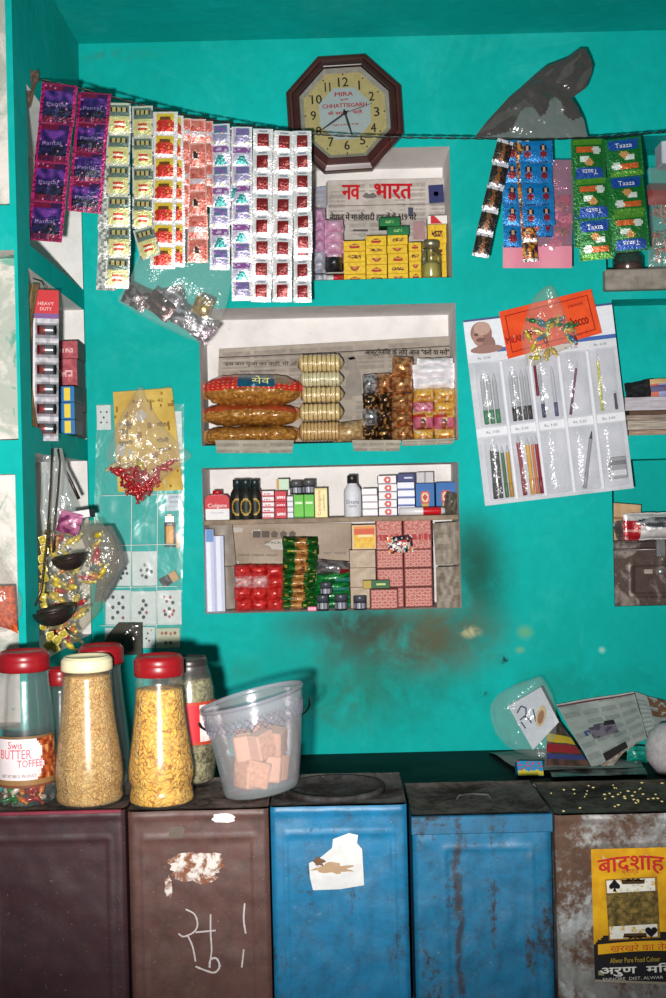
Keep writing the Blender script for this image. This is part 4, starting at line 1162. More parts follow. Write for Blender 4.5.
# ---- recess with the snack bags
F2 = H2[2]
sheet('newspaper', 'newspaper headed with black print lining the middle recess', 'newspaper', [(219,349),(455,336),(456,441),(216,442)], .17, newsc(7, 7, (186,174,162), (140,130,122)), wave=.0006, texts=[
    ('आस्ट्रेलिया के लिए आज "करो या मरो"', 407, 352.5, 84, 8, (58,50,48), 0), ('इस बार पूजा का कहीं भी और', 263, 364, 76, 5.5, (96,88,82), 0)],
    patches=[([(219,357),(300,353.5),(452,345.5),(452,346.5),(300,354.7),(219,358.2)], (86,78,74)), ([(240,371),(275,370),(275,371),(240,372)], (120,112,106)),
             ([(346,359),(353,357),(357,360),(357,367),(360,372),(362,384),(362,396),(345,396),(346,380),(350,372),(346,366)], (148,139,131)), ([(347,358),(354,356),(356,359),(350,360)], (104,96,92))])
for i, (q, lb) in enumerate((([(215,440),(294,440),(292,453),(217,453)], 'strip of newspaper hanging over the middle recess edge under the snack bags'), ([(352,440),(401,440),(399,451),(354,451)], 'strip of newspaper hanging over the middle recess edge under the foil pouches'), ([(402,440),(456,438),(452,444),(402,446)], 'narrow strip of newspaper over the middle recess edge under the yellow packs'))):
    sheet('newspaper', lb, 'newspaper', q, -.004, newsc(12+i, 3, (178,168,154), (130,122,112)), 20, 8, .001)
# paper laid on the recess floor
m = MB(); m.grid(lambda u, v: (H2[0]+.01+(H2[1]-H2[0]-.02)*u, -.003+.18*v, F2+.0008), 10, 6, newsc(3, 4, (178,168,154)))
tag(m.build('shelf_paper', NEWS), 'newspaper laid flat under the goods in the middle recess', 'newspaper')
def snack(k, red):
    def f(u, v):
        n = nz(u*22, v*9, k)+.5*nz(u*44, v*20, k+2)
        g = mixc((196,138,62), (136,84,30), clamp(.5+n))
        if n > .55: g = (224,182,110)
        if red == 2 and v > .42+.10*math.sin(u*3):
            if .36 < u < .74 and v > .58: 
                return (18,84,110)
            if .74 <= u < .9 and v > .66: return (150,120,96)
            du, dv = (u*20) % 1-.5, (v*10) % 1-.5
            return (226,150,120) if du*du+dv*dv < .06 and v < .8 else (206,40,26)
        if red == 1 and v > .72-.25*abs(u-.5): return mixc((190,50,30), g, .35)
        return g
    return f
Ys = .012
softpack('snack_bag', 201, 423.5, 299.5, 443, Ys, .13, snack(1, 0), 'brown snack bag, bottom of the three on the left', 'bag', 'big snack bags', WRAP, .006, 0, F2+.002, 52, 22, 1, .42, (150,110,60), .02, 7)
softpack('snack_bag', 199, 402.5, 299, 424.5, Ys+.002, .13, snack(4, 1), 'brown snack bag with red top edge, middle of the three on the left', 'bag', 'big snack bags', WRAP, .006, .02, None, 52, 22, 2, .42, (150,110,60), .02, 5.5)
o = softpack('snack_bag', 199, 372, 302, 405, Ys, .13, snack(6, 2), 'snack bag with red dotted and teal print, top of the three on the left', 'bag', 'big snack bags', WRAP, .006, .02, None, 60, 30, 3, .45, (150,110,60), .02, 3.4)
m = MB(); m.text('सेव', L(10), L(9), L(18), -.061, (206,200,120), L(8)); m.build('brand_print', GLOSS, o)
def rusk(x0, y0, x1, y1, cols, label, ribs=9, Y=.05, tilt=0.):
    w, r = L(x1-x0, Y), L(y1-y0, Y)/2; c = P((x0+x1)/2, (y0+y1)/2, Y); pr = [(.002, -w/2-.004), (r*.45, -w/2)]
    n = ribs*4
    for i in range(n+1):
        q = i/n; pr.append((r*(.90+.09*abs(math.sin(PI*q*ribs)))*min(1, .75+6*min(q, 1-q)), -w/2+.004+(w-.008)*q, cols[0] if abs(math.sin(PI*q*ribs)) > .35 else cols[1]))
    pr += [(r*.45, w/2), (.002, w/2+.004)]
    m = MB(); m.lathe(pr, 22, cols[0], M=Matrix.Rotation(PI/2, 4, 'Y'), wob=lambda x, y, z: (x+.002*nz(x*60, y*60, z*50), y+.002*nz(z*50, x*60, y*40), z))
    return tag(m.build('biscuit_roll', WRAP, loc=c, rot=(0, tilt, 0)), label, 'biscuits', 'clear wrapped biscuit rolls')
TAN = ((218,192,138), (150,112,62)); GRY = ((214,204,168), (168,152,108))
rusk(299, 421.5, 341, 441.5, ((206,168,112), (142,100,60)), 'wide clear bag of brown biscuits at the bottom of the biscuit pile', 11)
softpack('snack_bag', 333, 420, 366, 441.5, .03, .07, two((206,176,128), (160,120,76), 4, 8), 'clear bag of round brown biscuits right of the biscuit rolls', 'bag', None, WRAP, .003, -.1, F2+.002, 20, 16, 12)
rusk(299, 403, 342, 421.5, TAN, 'ribbed biscuit roll, second from bottom of the pile')
rusk(301, 386.5, 342.5, 403, TAN, 'ribbed biscuit roll, third from bottom of the pile', 8)
rusk(300, 371.5, 342, 387, GRY, 'pale ribbed biscuit roll, fourth from bottom of the pile', 10, .052)
rusk(298, 354, 342, 372.5, TAN, 'ribbed biscuit roll on top of the pile', 9, .05)
def foilc(kind, k):
    def f(u, v):
        n = nz(u*5, v*5, k)
        if kind == 's': return mixc((214,212,214), (120,116,120), clamp(.5+n*2))
        if kind == 'd': return (216,160,96) if n > .22 else mixc((64,38,22), (26,16,12), clamp(.5+n*3))
        return mixc((226,164,108), (150,90,46), clamp(.5+n*2))
    return f
for ci, (xa, xb, ys, kinds) in enumerate(((363,378,(441,424.5,408,392,373.5),'dsds'), (378,392,(441,424,408,391,373),'dddc'), (392.5,413,(441,425,410,392,375,356),'ccccc'))):
    for i in range(len(ys)-1):
        kd = kinds[i]
        softpack('foil_packet', xa, ys[i+1], xb, ys[i], .03+.004*(ci == 0), .045, foilc(kd, ci*7+i), f'{dict(s="silver", d="dark brown", c="copper")[kd]} foil packet, {nth(i, len(ys)-1)} in the {ORD[ci]} foil column', 'packet', 'foil packets in the middle recess', SILVER, .004, rnd.uniform(-.06, .06), F2+.0015 if i == 0 else None, 14, 12, ci*9+i, .45, (120,90,60), .03)
for i, (a, b, c, d) in enumerate(((414,375,455,388.5), (412,363,456,377), (418,357,454,366))):
    softpack('polythene_roll', a, b, c, d, .04, .05, two((240,236,240), (214,208,214), i), f'white polythene roll, {nth(i, 3)} of the three above the yellow packs', 'roll', 'white polythene rolls', PLASTIC, .005, -.05+.03*i, None, 20, 12, i+3)
def ybis(k):
    def f(u, v):
        n = nz(u*6, v*5, k)
        if k in (4, 5):
            if v > .75: return (196,40,50) if u < .6 else (226,190,90)
            if ((u-.45)/.14)**2+((v-.3)/.35)**2 < 1: return (150,80,60) if v < .4 else (50,34,34)
            return mixc((216,120,140), (196,90,120), clamp(.5+n)) if u < .35 or u > .6 else (230,200,150)
        if k in (2,) and v > .2: return (220,150,170) if n > -.1 else (196,80,110)
        if n > .3: return (236,220,190)
        if .2 < v < .4 and .2 < u < .8: return (200,120,40)
        return mixc((232,186,92), (206,146,44), clamp(.5+n))
    return f
zz = F2+.0012
YBIS = [([441,428.5], (8, 9)), ([428,414], (4, 5)), ([414,401], (2, 11)), ([401,387.5], (12, 13))]
for r_, (ys, ks) in enumerate(YBIS):
    for ci, (a, b) in enumerate(((414,434.5), (435,456))):
        softpack('biscuit_packet', a, ys[1], b, ys[0], .035, .045, ybis(ks[ci]), f'{"pink and yellow" if ks[ci] in (2,4,5) else "yellow"} biscuit packet, {nth(r_, 4)} row, {("left", "right")[ci]} column under the polythene rolls', 'packet', 'biscuit packets', WRAP, .002, 0, F2+.0012 if r_ == 0 else None, 22, 14, r_*3+ci, .28, (206,150,60), .04)

# ---- bottom recess with a plank shelf
F3 = H3[2]; ZS = P(333, 517.5, 0).z; ZSB = P(333, 522.5, 0).z
m = MB(); m.cbox(H3[0]+.001, H3[1]-.001, .002, .195, ZSB, ZS, .0015, (150,128,108)); tag(m.build('plank_shelf', WOOD), 'thin plank shelf across the bottom recess', 'shelf')
sheet('cardboard_sheet', 'flattened brown carton with black shipping marks behind the green pouches', 'carton', [(228,524),(352,523),(352,606),(228,607)], .165, two((176,158,140), (150,130,112), 2, 3), 24, 20, .003, mat=CARD, texts=[
    ('STACK', 273, 542.5, 16, 2, (80,70,64), 0), ('HANDLE  MARKED  WEIGHT', 258, 555, 40, 2, (110,98,90), 0), ('NET  MADE', 335, 553, 22, 2, (110,98,90), 0)],
    patches=[([(253+i*9,531),(260.5+i*9,531),(260.5+i*9,537.5),(253+i*9,537.5)], (84,72,66)) for i in range(2)]+[([(271+i*9,533),(274.5+i*9,530.5),(278+i*9,533),(277+i*9,537.5),(272+i*9,537.5)], (92,80,72)) for i in range(3)])
def bentcard(quad, Y, col, label, seed, bow=.02):
    q = [P(x, y, Y) for x, y in quad]; m = MB()
    def pos(u, v, d=0.): 
        p = (q[3]*(1-u)+q[2]*u)*(1-v)+(q[0]*(1-u)+q[1]*u)*v
        return p+Vector((0, -bow*math.sin(PI*u)+.003*nz(u*4, v*4, seed)+d, 0))
    m.grid(pos, 14, 14, col); m.grid(lambda u, v: pos(u, v, .004), 14, 14, (140,124,108))
    # edges
    for e in ((lambda t, d: pos(t, 1, d)), (lambda t, d: pos(0, t, d)), (lambda t, d: pos(1, t, d))):
        m.grid(lambda u, v: e(u, v*.004), 12, 1, (130,112,96))
    return tag(m.build('cardboard_piece', CARD, org=q[3]), label, 'cardboard')
bentcard([(208,523.5),(232,523),(236,565),(214,566)], .11, two((176,166,156), (150,138,128), 3, 3), 'upper bent grey cardboard piece behind the white toothpaste cartons', 2)
bentcard([(212,567),(234,566),(237,608),(213,609)], .11, two((170,160,150), (146,134,124), 5, 3), 'lower bent grey cardboard piece behind the white toothpaste cartons', 5)
bentcard([(433,523.5),(460,521.5),(460,564),(436,565)], .03, two((156,144,130), (120,108,96), 7, 6), 'upper folded grey cardboard piece at the right of the bottom recess', 7, .012)
bentcard([(436,567),(461,566),(461,610),(437,611)], .03, two((156,144,130), (116,104,92), 9, 6), 'lower folded grey cardboard piece at the right of the bottom recess', 9, .012)
# standing long cartons
for i, (xa, xb, yt, Y, lb) in enumerate(((204.5,213.5,529,.05,'taller pale blue toothpaste carton standing at the far left of the bottom recess'), (214,223.5,535.5,.055,'shorter white and lilac toothpaste carton standing beside the taller one'))):
    a, b = P(xa, 609, Y), P(xb, yt, Y); m = MB()
    m.pbox(b.x-a.x, .03, b.z-F3-.001, (lambda i: lambda u, v: (96,140,196) if (i == 0 and v > .84 and u > .3) else (176,180,222) if u < .3 else (222,224,236) if u < .75 else (190,196,220))(i), (206,206,220), 10, 20)
    tag(m.build('toothpaste_carton', GLOSS, loc=((a.x+b.x)/2, Y, F3+.0006), rot=(.02, 0, 0)), lb, 'box')
# red pouches
for r_ in range(4):
    for ci in range(3):
        xa = 233.5+ci*16.3+(1 if r_ % 2 else 0); ya = 565+r_*11.4
        hl = (r_ == 1 and ci < 2)  # these pouches are coloured pale as a painted highlight
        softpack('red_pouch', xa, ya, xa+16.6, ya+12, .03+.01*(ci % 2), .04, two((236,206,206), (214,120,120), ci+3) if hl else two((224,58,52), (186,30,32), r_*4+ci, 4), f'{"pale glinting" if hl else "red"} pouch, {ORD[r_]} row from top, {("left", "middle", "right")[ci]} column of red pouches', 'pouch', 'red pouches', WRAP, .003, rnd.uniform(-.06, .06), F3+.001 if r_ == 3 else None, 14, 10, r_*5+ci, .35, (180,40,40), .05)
def gpouch(k):
    def f(u, v):
        n = nz(u*6, v*5, k)
        if abs(u-.55+.1*n) < .16: return (196,140,76) if n > -.2 else (120,60,30)
        if n > .4: return (170,170,60)
        return mixc((24,104,36), (10,60,22), clamp(.5+1.6*n))
    return f
yy = 611
for i in range(9):
    up = i >= 5; h = 8.6 if up else 7.6
    xa, xb = ((281,317) if up else (278,314)); xa += rnd.uniform(-1.5, 1.5); xb += rnd.uniform(-1.5, 1.5)
    softpack('green_pouch', xa, yy-h-1.5, xb, yy, .03, .06, gpouch(i), f'green and gold pouch, {nth(i, 9)} of the tall green pile', 'pouch', 'green and gold pouches', WRAP, .003, rnd.uniform(-.05, .05), F3+.001 if i == 0 else None, 22, 10, 60+i, .4, (30,70,30), .04)
    yy -= h-.05
for i, (a, b, c, d, k) in enumerate(((313,600,352,609,2), (314,591,350,601,4), (313,582,349,592,6), (316,573,350,583,8))):
    softpack('green_soap_bar', a, b, c, d, .06, .045, (lambda k: lambda u, v: (60,150,140) if u > .55 and v < .4 else mixc((24,140,56), (8,90,40), clamp(.5+1.5*nz(u*5, v*4, k))))(k), f'green soap bar, {nth(i, 4)} of the low pile beside the cream jars', 'soap', 'green soap bars', WRAP, .0015, rnd.uniform(-.05, .05), F3+.001 if i == 0 else None, 18, 10, k, .3, (20,90,40))
softpack('grey_pouch', 317, 561, 349, 575, .06, .04, lambda u, v: (170,40,50) if u > .7 and v < .5 else mixc((176,170,172), (110,104,108), clamp(.5+1.6*nz(u*5, v*5, 2))), 'grey and red pouch on top of the green soap bars', 'pouch', None, SILVER, .003, .12)
def creamjar(x, yb, yt, r, Y, label, z=None, lidc=(70,74,84)):
    c = P(x, yb, Y); k = L(1, Y); h = (yb-yt)*k; t_ = empty('cream_jar', (c.x, Y, c.z if z is None else z), label, 'jar', 'small dark cream jars')
    m = MB(); m.lathe([(.001, 0), (r*k*.92, 0), (r*k, .001), (r*k, h*.58), (r*k*.9, h*.62)], 24, (40,42,52)); m.lathe([(r*k+.0003, h*.12), (r*k+.0003, h*.5)], 24, lambda u, j: (150,150,160) if int(u*24) % 3 else (60,62,80), cap=False); m.build('body', PLASTIC, t_)
    m = MB(); m.lathe([(r*k*.9, h*.6), (r*k*1.02, h*.61), (r*k*1.02, h*.95), (r*k*.95, h), (.001, h)], 24, lidc); m.build('lid', PLASTIC, t_)
creamjar(323, 606.5, 591, 5.8, .012, 'small dark cream jar at the left before the green soap bars', F3+.001)
creamjar(341, 609, 593, 6.2, .008, 'small dark cream jar in the middle before the green soap bars', F3+.001)
creamjar(360, 609, 595, 6.4, .008, 'small dark cream jar at the right before the tan cartons', F3+.001)
creamjar(326, 590.5, 578, 5.6, .012, 'small dark cream jar stacked on the left cream jar', F3+.001+L(15.6, .012))
m = MB(); m.cbox(-L(4.6), L(4.6), 0, .02, 0, L(4.5), .002, (222,110,140)); tag(m.build('eraser', PLASTIC, loc=(P(316, 610, 0).x, .004-.0, F3-.0)), 'tiny pink eraser at the front edge beside the cream jars', 'eraser')
bpy.data.objects['eraser'].location = (P(312, 610, 0).x, .004, F3+.0005)
# tan cartons and framed picture box
boxcol('tan_carton', 351, 377, [611,590,570.5,552.5], F3+.0006, .05, .06, [two((196,176,156), (176,154,134), 3, 3)], (150,126,106), lambda i, n: f'plain tan carton, {nth(i, n)} of the stack beside patterned red cartons', 'box', 'tan cartons', CARD, 8, 8)
def firec(u, v):
    if min(u, 1-u) < .07 or min(v, 1-v) < .07: return (214,186,140)
    if v > .62: return (206,84,40) if v < .84 else (226,140,60)
    if v > .5 and .25 < u < .85: return (236,216,160)
    return mixc((232,196,60), (220,160,40), clamp(.5+nz(u*6, v*6)))
boxcol('picture_carton', 352, 377.5, [551.8,527], F3+.0012+L(58.5, .05), .05, .05, [firec], (160,110,70), lambda i, n: 'orange and yellow fronted carton on top of the tan cartons', 'box', None, GLOSS, 24, 20)
def redpat(k):
    def f(u, v):
        if min(u, 1-u) < .045 or min(v, 1-v) < .05: return (120,50,46)
        a = (u*5+v*3) % 1; b = (u*5-v*3) % 1
        n = nz(u*20, v*20, k)
        return mixc((176,84,80), (206,150,138), 1 if (a < .35) != (b < .35) else clamp(.2+n))
    return f
def redtop(u, v):
    if min(u, 1-u) < .045: return (120,50,46)
    if .3 < v < .5 and nz(u*22, 3) > -.1: return (170,40,44)
    return mixc((180,90,84), (206,150,138), clamp(.5+nz(u*14, v*14, 2)*1.6))
RP = [redpat(i) for i in range(6)]
boxcol('patterned_carton', 377.5, 404.5, [611,590.5,571.5,552.5,522.8], F3+.0006, .04, .05, RP[:3]+[redtop], (120,56,50), lambda i, n: f'red patterned carton, {nth(i, n)} of the left red column', 'box', 'red patterned cartons', CARD, 30, 20, .1)
boxcol('patterned_carton', 405, 433.5, [611,590.5,571.5,552.5,522.8], F3+.0006, .04, .05, RP[3:]+[redtop], (120,56,50), lambda i, n: f'red patterned carton, {nth(i, n)} of the right red column', 'box', 'red patterned cartons', CARD, 30, 20, .1)
boxcol('patterned_carton', 370.5, 398.5, [612,591.5], F3+.0006, .006, .03, [redpat(9)], (110,50,46), lambda i, n: 'single red patterned carton standing in front of the left red column', 'box', 'red patterned cartons', CARD, 30, 20, 0)
m = MB(); w = L(27); m.pbox(w, .02, L(8.5), lambda u, v: (176,150,50) if u < .28 else (190,206,120) if .5 < u < .85 and .4 < v < .6 else (14,84,36), (10,60,30), 20, 8)
tag(m.build('green_tube_carton', GLOSS, loc=(P(376.5, 590, .008).x, .008, F3+.0012+L(20.6, .006)), rot=(0, 0, 0)), 'small green and yellow carton lying on the front red patterned one', 'box')
def fl(u, v):
    n = nz(u*5, v*5, 4)
    return (226,130,70) if n > .2 else (230,224,220) if n > -.02 else (40,40,56) if n > -.3 else (196,60,50)
softpack('colourful_packet', 388, 536, 413, 553, .02, .018, fl, 'colourful orange and black packet tucked before the upper red cartons', 'packet', None, WRAP, .001, -.08)

# ---- things standing on the plank shelf
ZS += .0004
def shelfbox(name, x0, x1, yt, yb, Y, dep, front, side, label, cat='box', group=None, texts=(), mat=GLOSS, nu=16, nv=20, z=None):
    a, b = P(x0, (yt+yb)/2, Y), P(x1, (yt+yb)/2, Y); w = b.x-a.x; h = L(yb-yt, Y); m = MB(); m.pbox(w, dep, h, front, side, nu, nv)
    for (s, u, v, tw, th, col, rot) in texts: m.text(s, (u-.5)*w, v*h, tw*L(1), -.0004, col, th*L(1), rot)
    return tag(m.build(name, mat, loc=((a.x+b.x)/2, Y, ZS if z is None else z)), label, cat, group)
# flask shaped tooth powder tin
c = P(218, 518, .04); k = L(1, .04); t_ = empty('tooth_powder_tin', (c.x, .04, ZS), 'red and white tooth powder tin at the left end of the plank shelf', 'tin')
m = MB(); pts = [(-11.5,0),(11.5,0),(11.8,2),(11.8,21),(9,24.5),(5,25),(-5,25),(-9,24.5),(-11.8,21),(-11.8,2)]
sidep = [(x*k, z*k) for x, z in pts]; m.prism(sidep, -.012, .012, (226,222,224))
m.prism([(-11.9*k, 11*k), (11.9*k, 11*k), (11.9*k, 21*k), (9*k, 24.8*k), (-9*k, 24.8*k), (-11.9*k, 21*k)], -.0123, .0123, (196,26,40))
m.text('Colgate', 0, 13.8*k, 19*k, -.0128, (236,228,228), 5*k); m.text('tooth powder', 0, 7*k, 13*k, -.0128, (120,130,170), 2*k)
m.build('body', GLOSS, t_)
m = MB(); m.lathe([(.001, 24.9*k), (4.8*k, 24.9*k), (4.8*k, 28.5*k), (4.2*k, 29.5*k), (.001, 29.5*k)], 20, (176,20,36)); m.build('cap', PLASTIC, t_)
def bottle(x, yb, yt, r, Y, cols, label, group, neck=.42, txt=(), labelcol=None):
    c = P(x, yb, Y); k = L(1, Y); h = L(yb-yt, Y); r *= k; t_ = empty('bottle', (c.x, Y, ZS), label, 'bottle', group)
    m = MB(); m.lathe([(.001, 0), (r*.95, 0), (r, .002), (r, h*.55), (r*.93, h*.66), (r*.62, h*.76), (r*neck*1.1, h*.80), (r*neck*1.1, h*.86)], 28, cols[0]); m.build('body', GLOSS, t_)
    m = MB(); m.lathe([(.001, h*.80), (r*cols[2], h*.80), (r*cols[2], h*.985), (r*cols[2]*.92, h), (.001, h)], 24, cols[1]); m.build('cap', PLASTIC, t_)
    if labelcol:
        m = MB(); wr = r+.0004
        m.grid(lambda u, v: (wr*math.cos(-PI*.5+(u-.5)*2.2), wr*math.sin(-PI*.5+(u-.5)*2.2), h*(.10+.42*v)), 20, 14, labelcol); m.build('label', GLOSS, t_)
    for (s, zc_, tw, th, col) in txt:
        m = MB(); vs, fs, asp = glyphs(s); tw *= k; th *= k
        m.add([((r+.0008)*math.cos(-PI/2+gx*tw/r), (r+.0008)*math.sin(-PI/2+gx*tw/r), h*zc_+gy/asp*th) for gx, gy in vs], fs, col); m.build('lettering', GLOSS, t_)
def oil(u, v):
    e = ((u-.5)/.36)**2+((v-.5)/.5)**2
    return (196,160,70) if .7 < e < 1 else (30,34,28) if e < .5 else (22,26,24) if e >= 1 else (120,96,40)
DK = ((26,28,26), (22,42,44), .62)
bottle(238, 518, 478, 7.3, .03, DK, 'dark hair oil bottle with gold emblem, left of the three', 'dark hair oil bottles', .5, (), oil)
bottle(255.5, 518, 478.5, 7, .034, DK, 'dark hair oil bottle with gold emblem, right of the three', 'dark hair oil bottles', .5, (), oil)
bottle(246.5, 518, 478, 7.3, -.004+.012, DK, 'dark hair oil bottle with gold emblem, in front between the other two', 'dark hair oil bottles', .5, (), oil)
def rw(k): return lambda u, v: (196,30,52) if (v < .28 or u < .12 + .1*nz(v*9, k)) else ((200,90,110) if .42 < v < .6 and .2 < u < .8 and nz(u*26, k) > -.1 else (232,226,230))
boxcol('small_carton', 261, 274.5, [518,512.5,507,501.5,496,490], ZS, .03, .04, [rw(1), rw(3), rw(5)], (206,170,176), lambda i, n: f'small red and white carton, {nth(i, n)} of the stack right of the dark bottles', 'box', 'small red and white cartons', GLOSS, 18, 8, .2)
boxcol('small_carton', 275, 287, [518,507,501,490.5], ZS, .03, .04, [lambda u, v: (232,226,230) if .3 < v < .55 and .15 < u < .9 and nz(u*14, v*9) > -.2 else (196,28,50)], (170,30,46), lambda i, n: f'red carton with white lettering, {nth(i, n)} of three on the plank', 'box', 'red cartons', GLOSS, 18, 8, .2)
boxcol('small_carton', 287.4, 293.6, [518,512.5,507,501.5,496], ZS, .03, .04, [lambda u, v: (226,224,228) if v > .2 else (150,160,190)], (206,204,210), lambda i, n: f'tiny white carton, {nth(i, n)} of the stack left of the green cartons', 'box', 'tiny white cartons', GLOSS, 8, 6, .1)
shelfbox('small_carton', 276.5, 289, 479.2, 490.2, .03, .03, lambda u, v: (190,214,190) if u > .2 else (200,140,60), (180,196,170), 'pale green carton standing on the red cartons', z=ZS+L(28, .03)+.001)
GR = lambda u, v: (216,236,190) if .62 < v < .7 and .15 < u < .85 else (30,120,30) if v < .06 else mixc((104,196,58), (84,176,44), v)
shelfbox('green_carton', 293.8, 303.8, 494.8, 518, .03, .03, GR, (70,150,40), 'bright green carton, left of the two under the dark jars', 'box', 'bright green cartons')
shelfbox('green_carton', 304.2, 314.2, 494.8, 518, .03, .03, GR, (70,150,40), 'bright green carton, right of the two under the dark jars', 'box', 'bright green cartons')
zt = ZS+L(23.3, .03)+.0006
creamjar(296.5, 494.6, 481, 6.3, .045, 'small dark jar on top of the left bright green carton', zt, (84,84,84)); creamjar(309.2, 494.6, 480, 6.3, .045, 'small dark jar on top of the right bright green carton', zt, (84,84,84))
CRM = lambda u, v: (236,222,160) if v < .93 else (206,190,120)
shelfbox('cream_carton', 314.8, 327.4, 488.8, 518.3, .025, .03, CRM, (206,190,130), 'cream carton with red vertical lettering', texts=[('Centogene', .38, .5, 25, 4.4, (190,60,40), PI/2), ('capsules', .72, .5, 16, 2.4, (60,60,120), PI/2)])
bottle(353, 518.5, 477, 8.7, .03, ((216,214,222), (34,30,32), .58), 'white talc bottle with black cap standing alone on the plank', None, .5, [('Dreams', .36, 13, 4, (70,60,90)), ('talc', .26, 8, 2.6, (70,60,90))])
boxcol('small_carton', 362.5, 378, [518,511,504,497,490], ZS, .03, .04, [lambda u, v: (236,232,236) if v > .15 else (176,150,160)], (206,200,206), lambda i, n: f'small plain white carton, {nth(i, n)} of the stack right of the talc bottle', 'box', 'plain white cartons', GLOSS, 10, 8, .3)
RWB = lambda u, v: (206,70,60) if ((u-.52)/.2)**2+((v-.5)/.42)**2 < 1 and ((u-.52)/.08)**2+((v-.5)/.18)**2 > 1 else (236,232,234) if v > .12 else (150,140,170)
boxcol('small_carton', 379, 397.5, [518,510,502,494,486,477.5], ZS, .03, .04, [RWB], (170,160,170), lambda i, n: f'white carton with a red ring, {nth(i, n)} of its stack on the plank', 'box', 'red ring cartons', GLOSS, 20, 10, .3)
BWB = lambda u, v: (232,232,240) if v < .3 or u < .08 else (200,206,226) if .45 < v < .65 and .3 < u < .85 and nz(u*16, 1) > -.1 else (34,44,110) if v > .72 else (224,226,236)
boxcol('small_carton', 398, 415.5, [518,508.5,500.5,492.5,484.5,476], ZS, .034, .04, [lambda u, v: (232,232,240) if v > .2 else (120,130,190)]*4+[lambda u, v: (206,210,226) if .35 < v < .65 and .4 < u < .9 else (30,38,104)], (60,70,130), lambda i, n: f'{"dark blue" if i == 4 else "white and blue"} carton, {nth(i, n)} of the stack left of the blue cartons', 'box', 'white and blue cartons', GLOSS, 18, 10, .3)
def blb(u, v):
    e = ((u-.5)/.28)**2+((v-.55)/.22)**2
    if .45 < e < 1: return (206,70,56)
    if e < .45: return (226,206,170) if e > .15 else (190,60,50)
    if abs(u-.5) < .16+.25*(.4-v) and v < .4: return (200,150,60)
    if v > .82 or v < .1: return (60,120,80) if v < .1 else (20,96,170)
    return (22,104,172)
shelfbox('blue_carton', 415.8, 434.5, 483, 514.5, .09, .04, blb, (14,70,110), 'blue carton with a red emblem, left of the two', 'box', 'blue emblem cartons')
shelfbox('blue_carton', 436, 456.5, 482, 514, .09, .04, blb, (14,70,110), 'blue carton with a red emblem, right of the two', 'box', 'blue emblem cartons')
shelfbox('grey_carton', 416.5, 433.5, 472.2, 483, .09, .04, lambda u, v: (196,192,194) if abs(u-.5) > .05 else (150,146,150), (150,146,150), 'pale grey carton on top of the left blue carton', z=ZS+L(31.6, .09)+.0006)
m = MB(); r = L(4); m.lathe([(.001, -L(24)), (r, -L(24), (214,206,206)), (r, -L(3), (226,220,222)), (r, L(0), (226,220,222)), (r, L(18), (196,24,32)), (r*.9, L(19), (190,190,196)), (r*.75, L(22), (206,206,210)), (.001, L(22))], 18, (214,206,206), M=Matrix.Rotation(PI/2, 4, 'Y'))
tag(m.build('tube', PLASTIC, loc=(P(423, 512, .012).x, .012, ZS+r+.0002)), 'white tube with a red end lying before the blue cartons', 'tube')
softpack('crumpled_bag', 445, 494, 459, 516, .03, .04, two((120,112,100), (84,76,66), 5), 'crumpled grey bag at the right end of the plank shelf', 'bag', None, WRAP, .006, .2, ZS)
# ---------------------------------------------------------------- things on the left wall
# battery card hanging in the upper of the lower recesses
Yb = -.47
a, b = P(46, 290, Yb), P(46, 441, Yb); hb_ = a.z-b.z; wb = L(25, Yb)
t = empty('battery_card', a, 'hanging blister card of batteries with red header in the left recess', 'batteries', None, (0, math.radians(1.5), math.radians(12)))
def bc(u, v):
    if v > .81: return (186,24,34) if v > .845 else (110,70,130)
    w = ((v-.0)/.81*6) % 1
    if u < .10: return (206,200,204)
    if .30 < w < .52 and .2 < u < .95: return (196,30,38)
    return mixc((196,192,198), (150,146,154), clamp(.5+nz(u*6, v*30, 2)*1.5))
m = MB(); m.cbox(-wb/2, wb/2, .0006, .002, -hb_, 0, .0004, (190,186,190)); m.grid(lambda u, v: ((u-.5)*wb, 0, -hb_+hb_*v), 12, 90, bc, 0, None, False)
m.text('HEAVY', 0, -hb_*.09, wb*.62, -.0006, (226,190,190), hb_*.022); m.text('DUTY', 0, -hb_*.125, wb*.45, -.0006, (226,190,190), hb_*.022)
m.build('card', GLOSS, t)
m = MB(); r = L(5, Yb); ln = wb*.78
m.lathe([(.001, -ln/2), (r, -ln/2), (r, -ln*.1, (190,30,36)), (r, ln*.28, (150,150,156)), (r, ln*.46, (44,40,44)), (r*.4, ln*.47), (r*.4, ln*.5, (190,180,150)), (.001, ln*.5)], 16, (130,130,136), M=Matrix.Rotation(PI/2, 4, 'Y'))
bat = m.build('battery', METAL, t)
for i in range(6):
    o = bat if i == 0 else clone(bat, t)
    o.location = (wb*.06, -r*.9, -hb_*(.27+.13*i))
m = MB(); 
for i in range(6):
    z = -hb_*(.27+.13*i)
    m.grid(lambda u, v: (wb*(-.40+.9*u), -.0015-r*2.2*math.sin(PI*u)**.35*math.sin(PI*v)**.5, z+r*1.9*(v-.5)*1.6), 8, 8, (226,228,230))
m.build('blister', FILM, t)
# hook from the recess edge
m = MB(); m.tube([a+Vector((-.03, .01, .028)), a+Vector((-.01, .004, .02)), a+Vector((0, 0, .002))], .0015, 5, (70,60,50)); tag(m.build('hook_wire', METAL, org=a), 'short wire hook holding the battery card', 'hook')
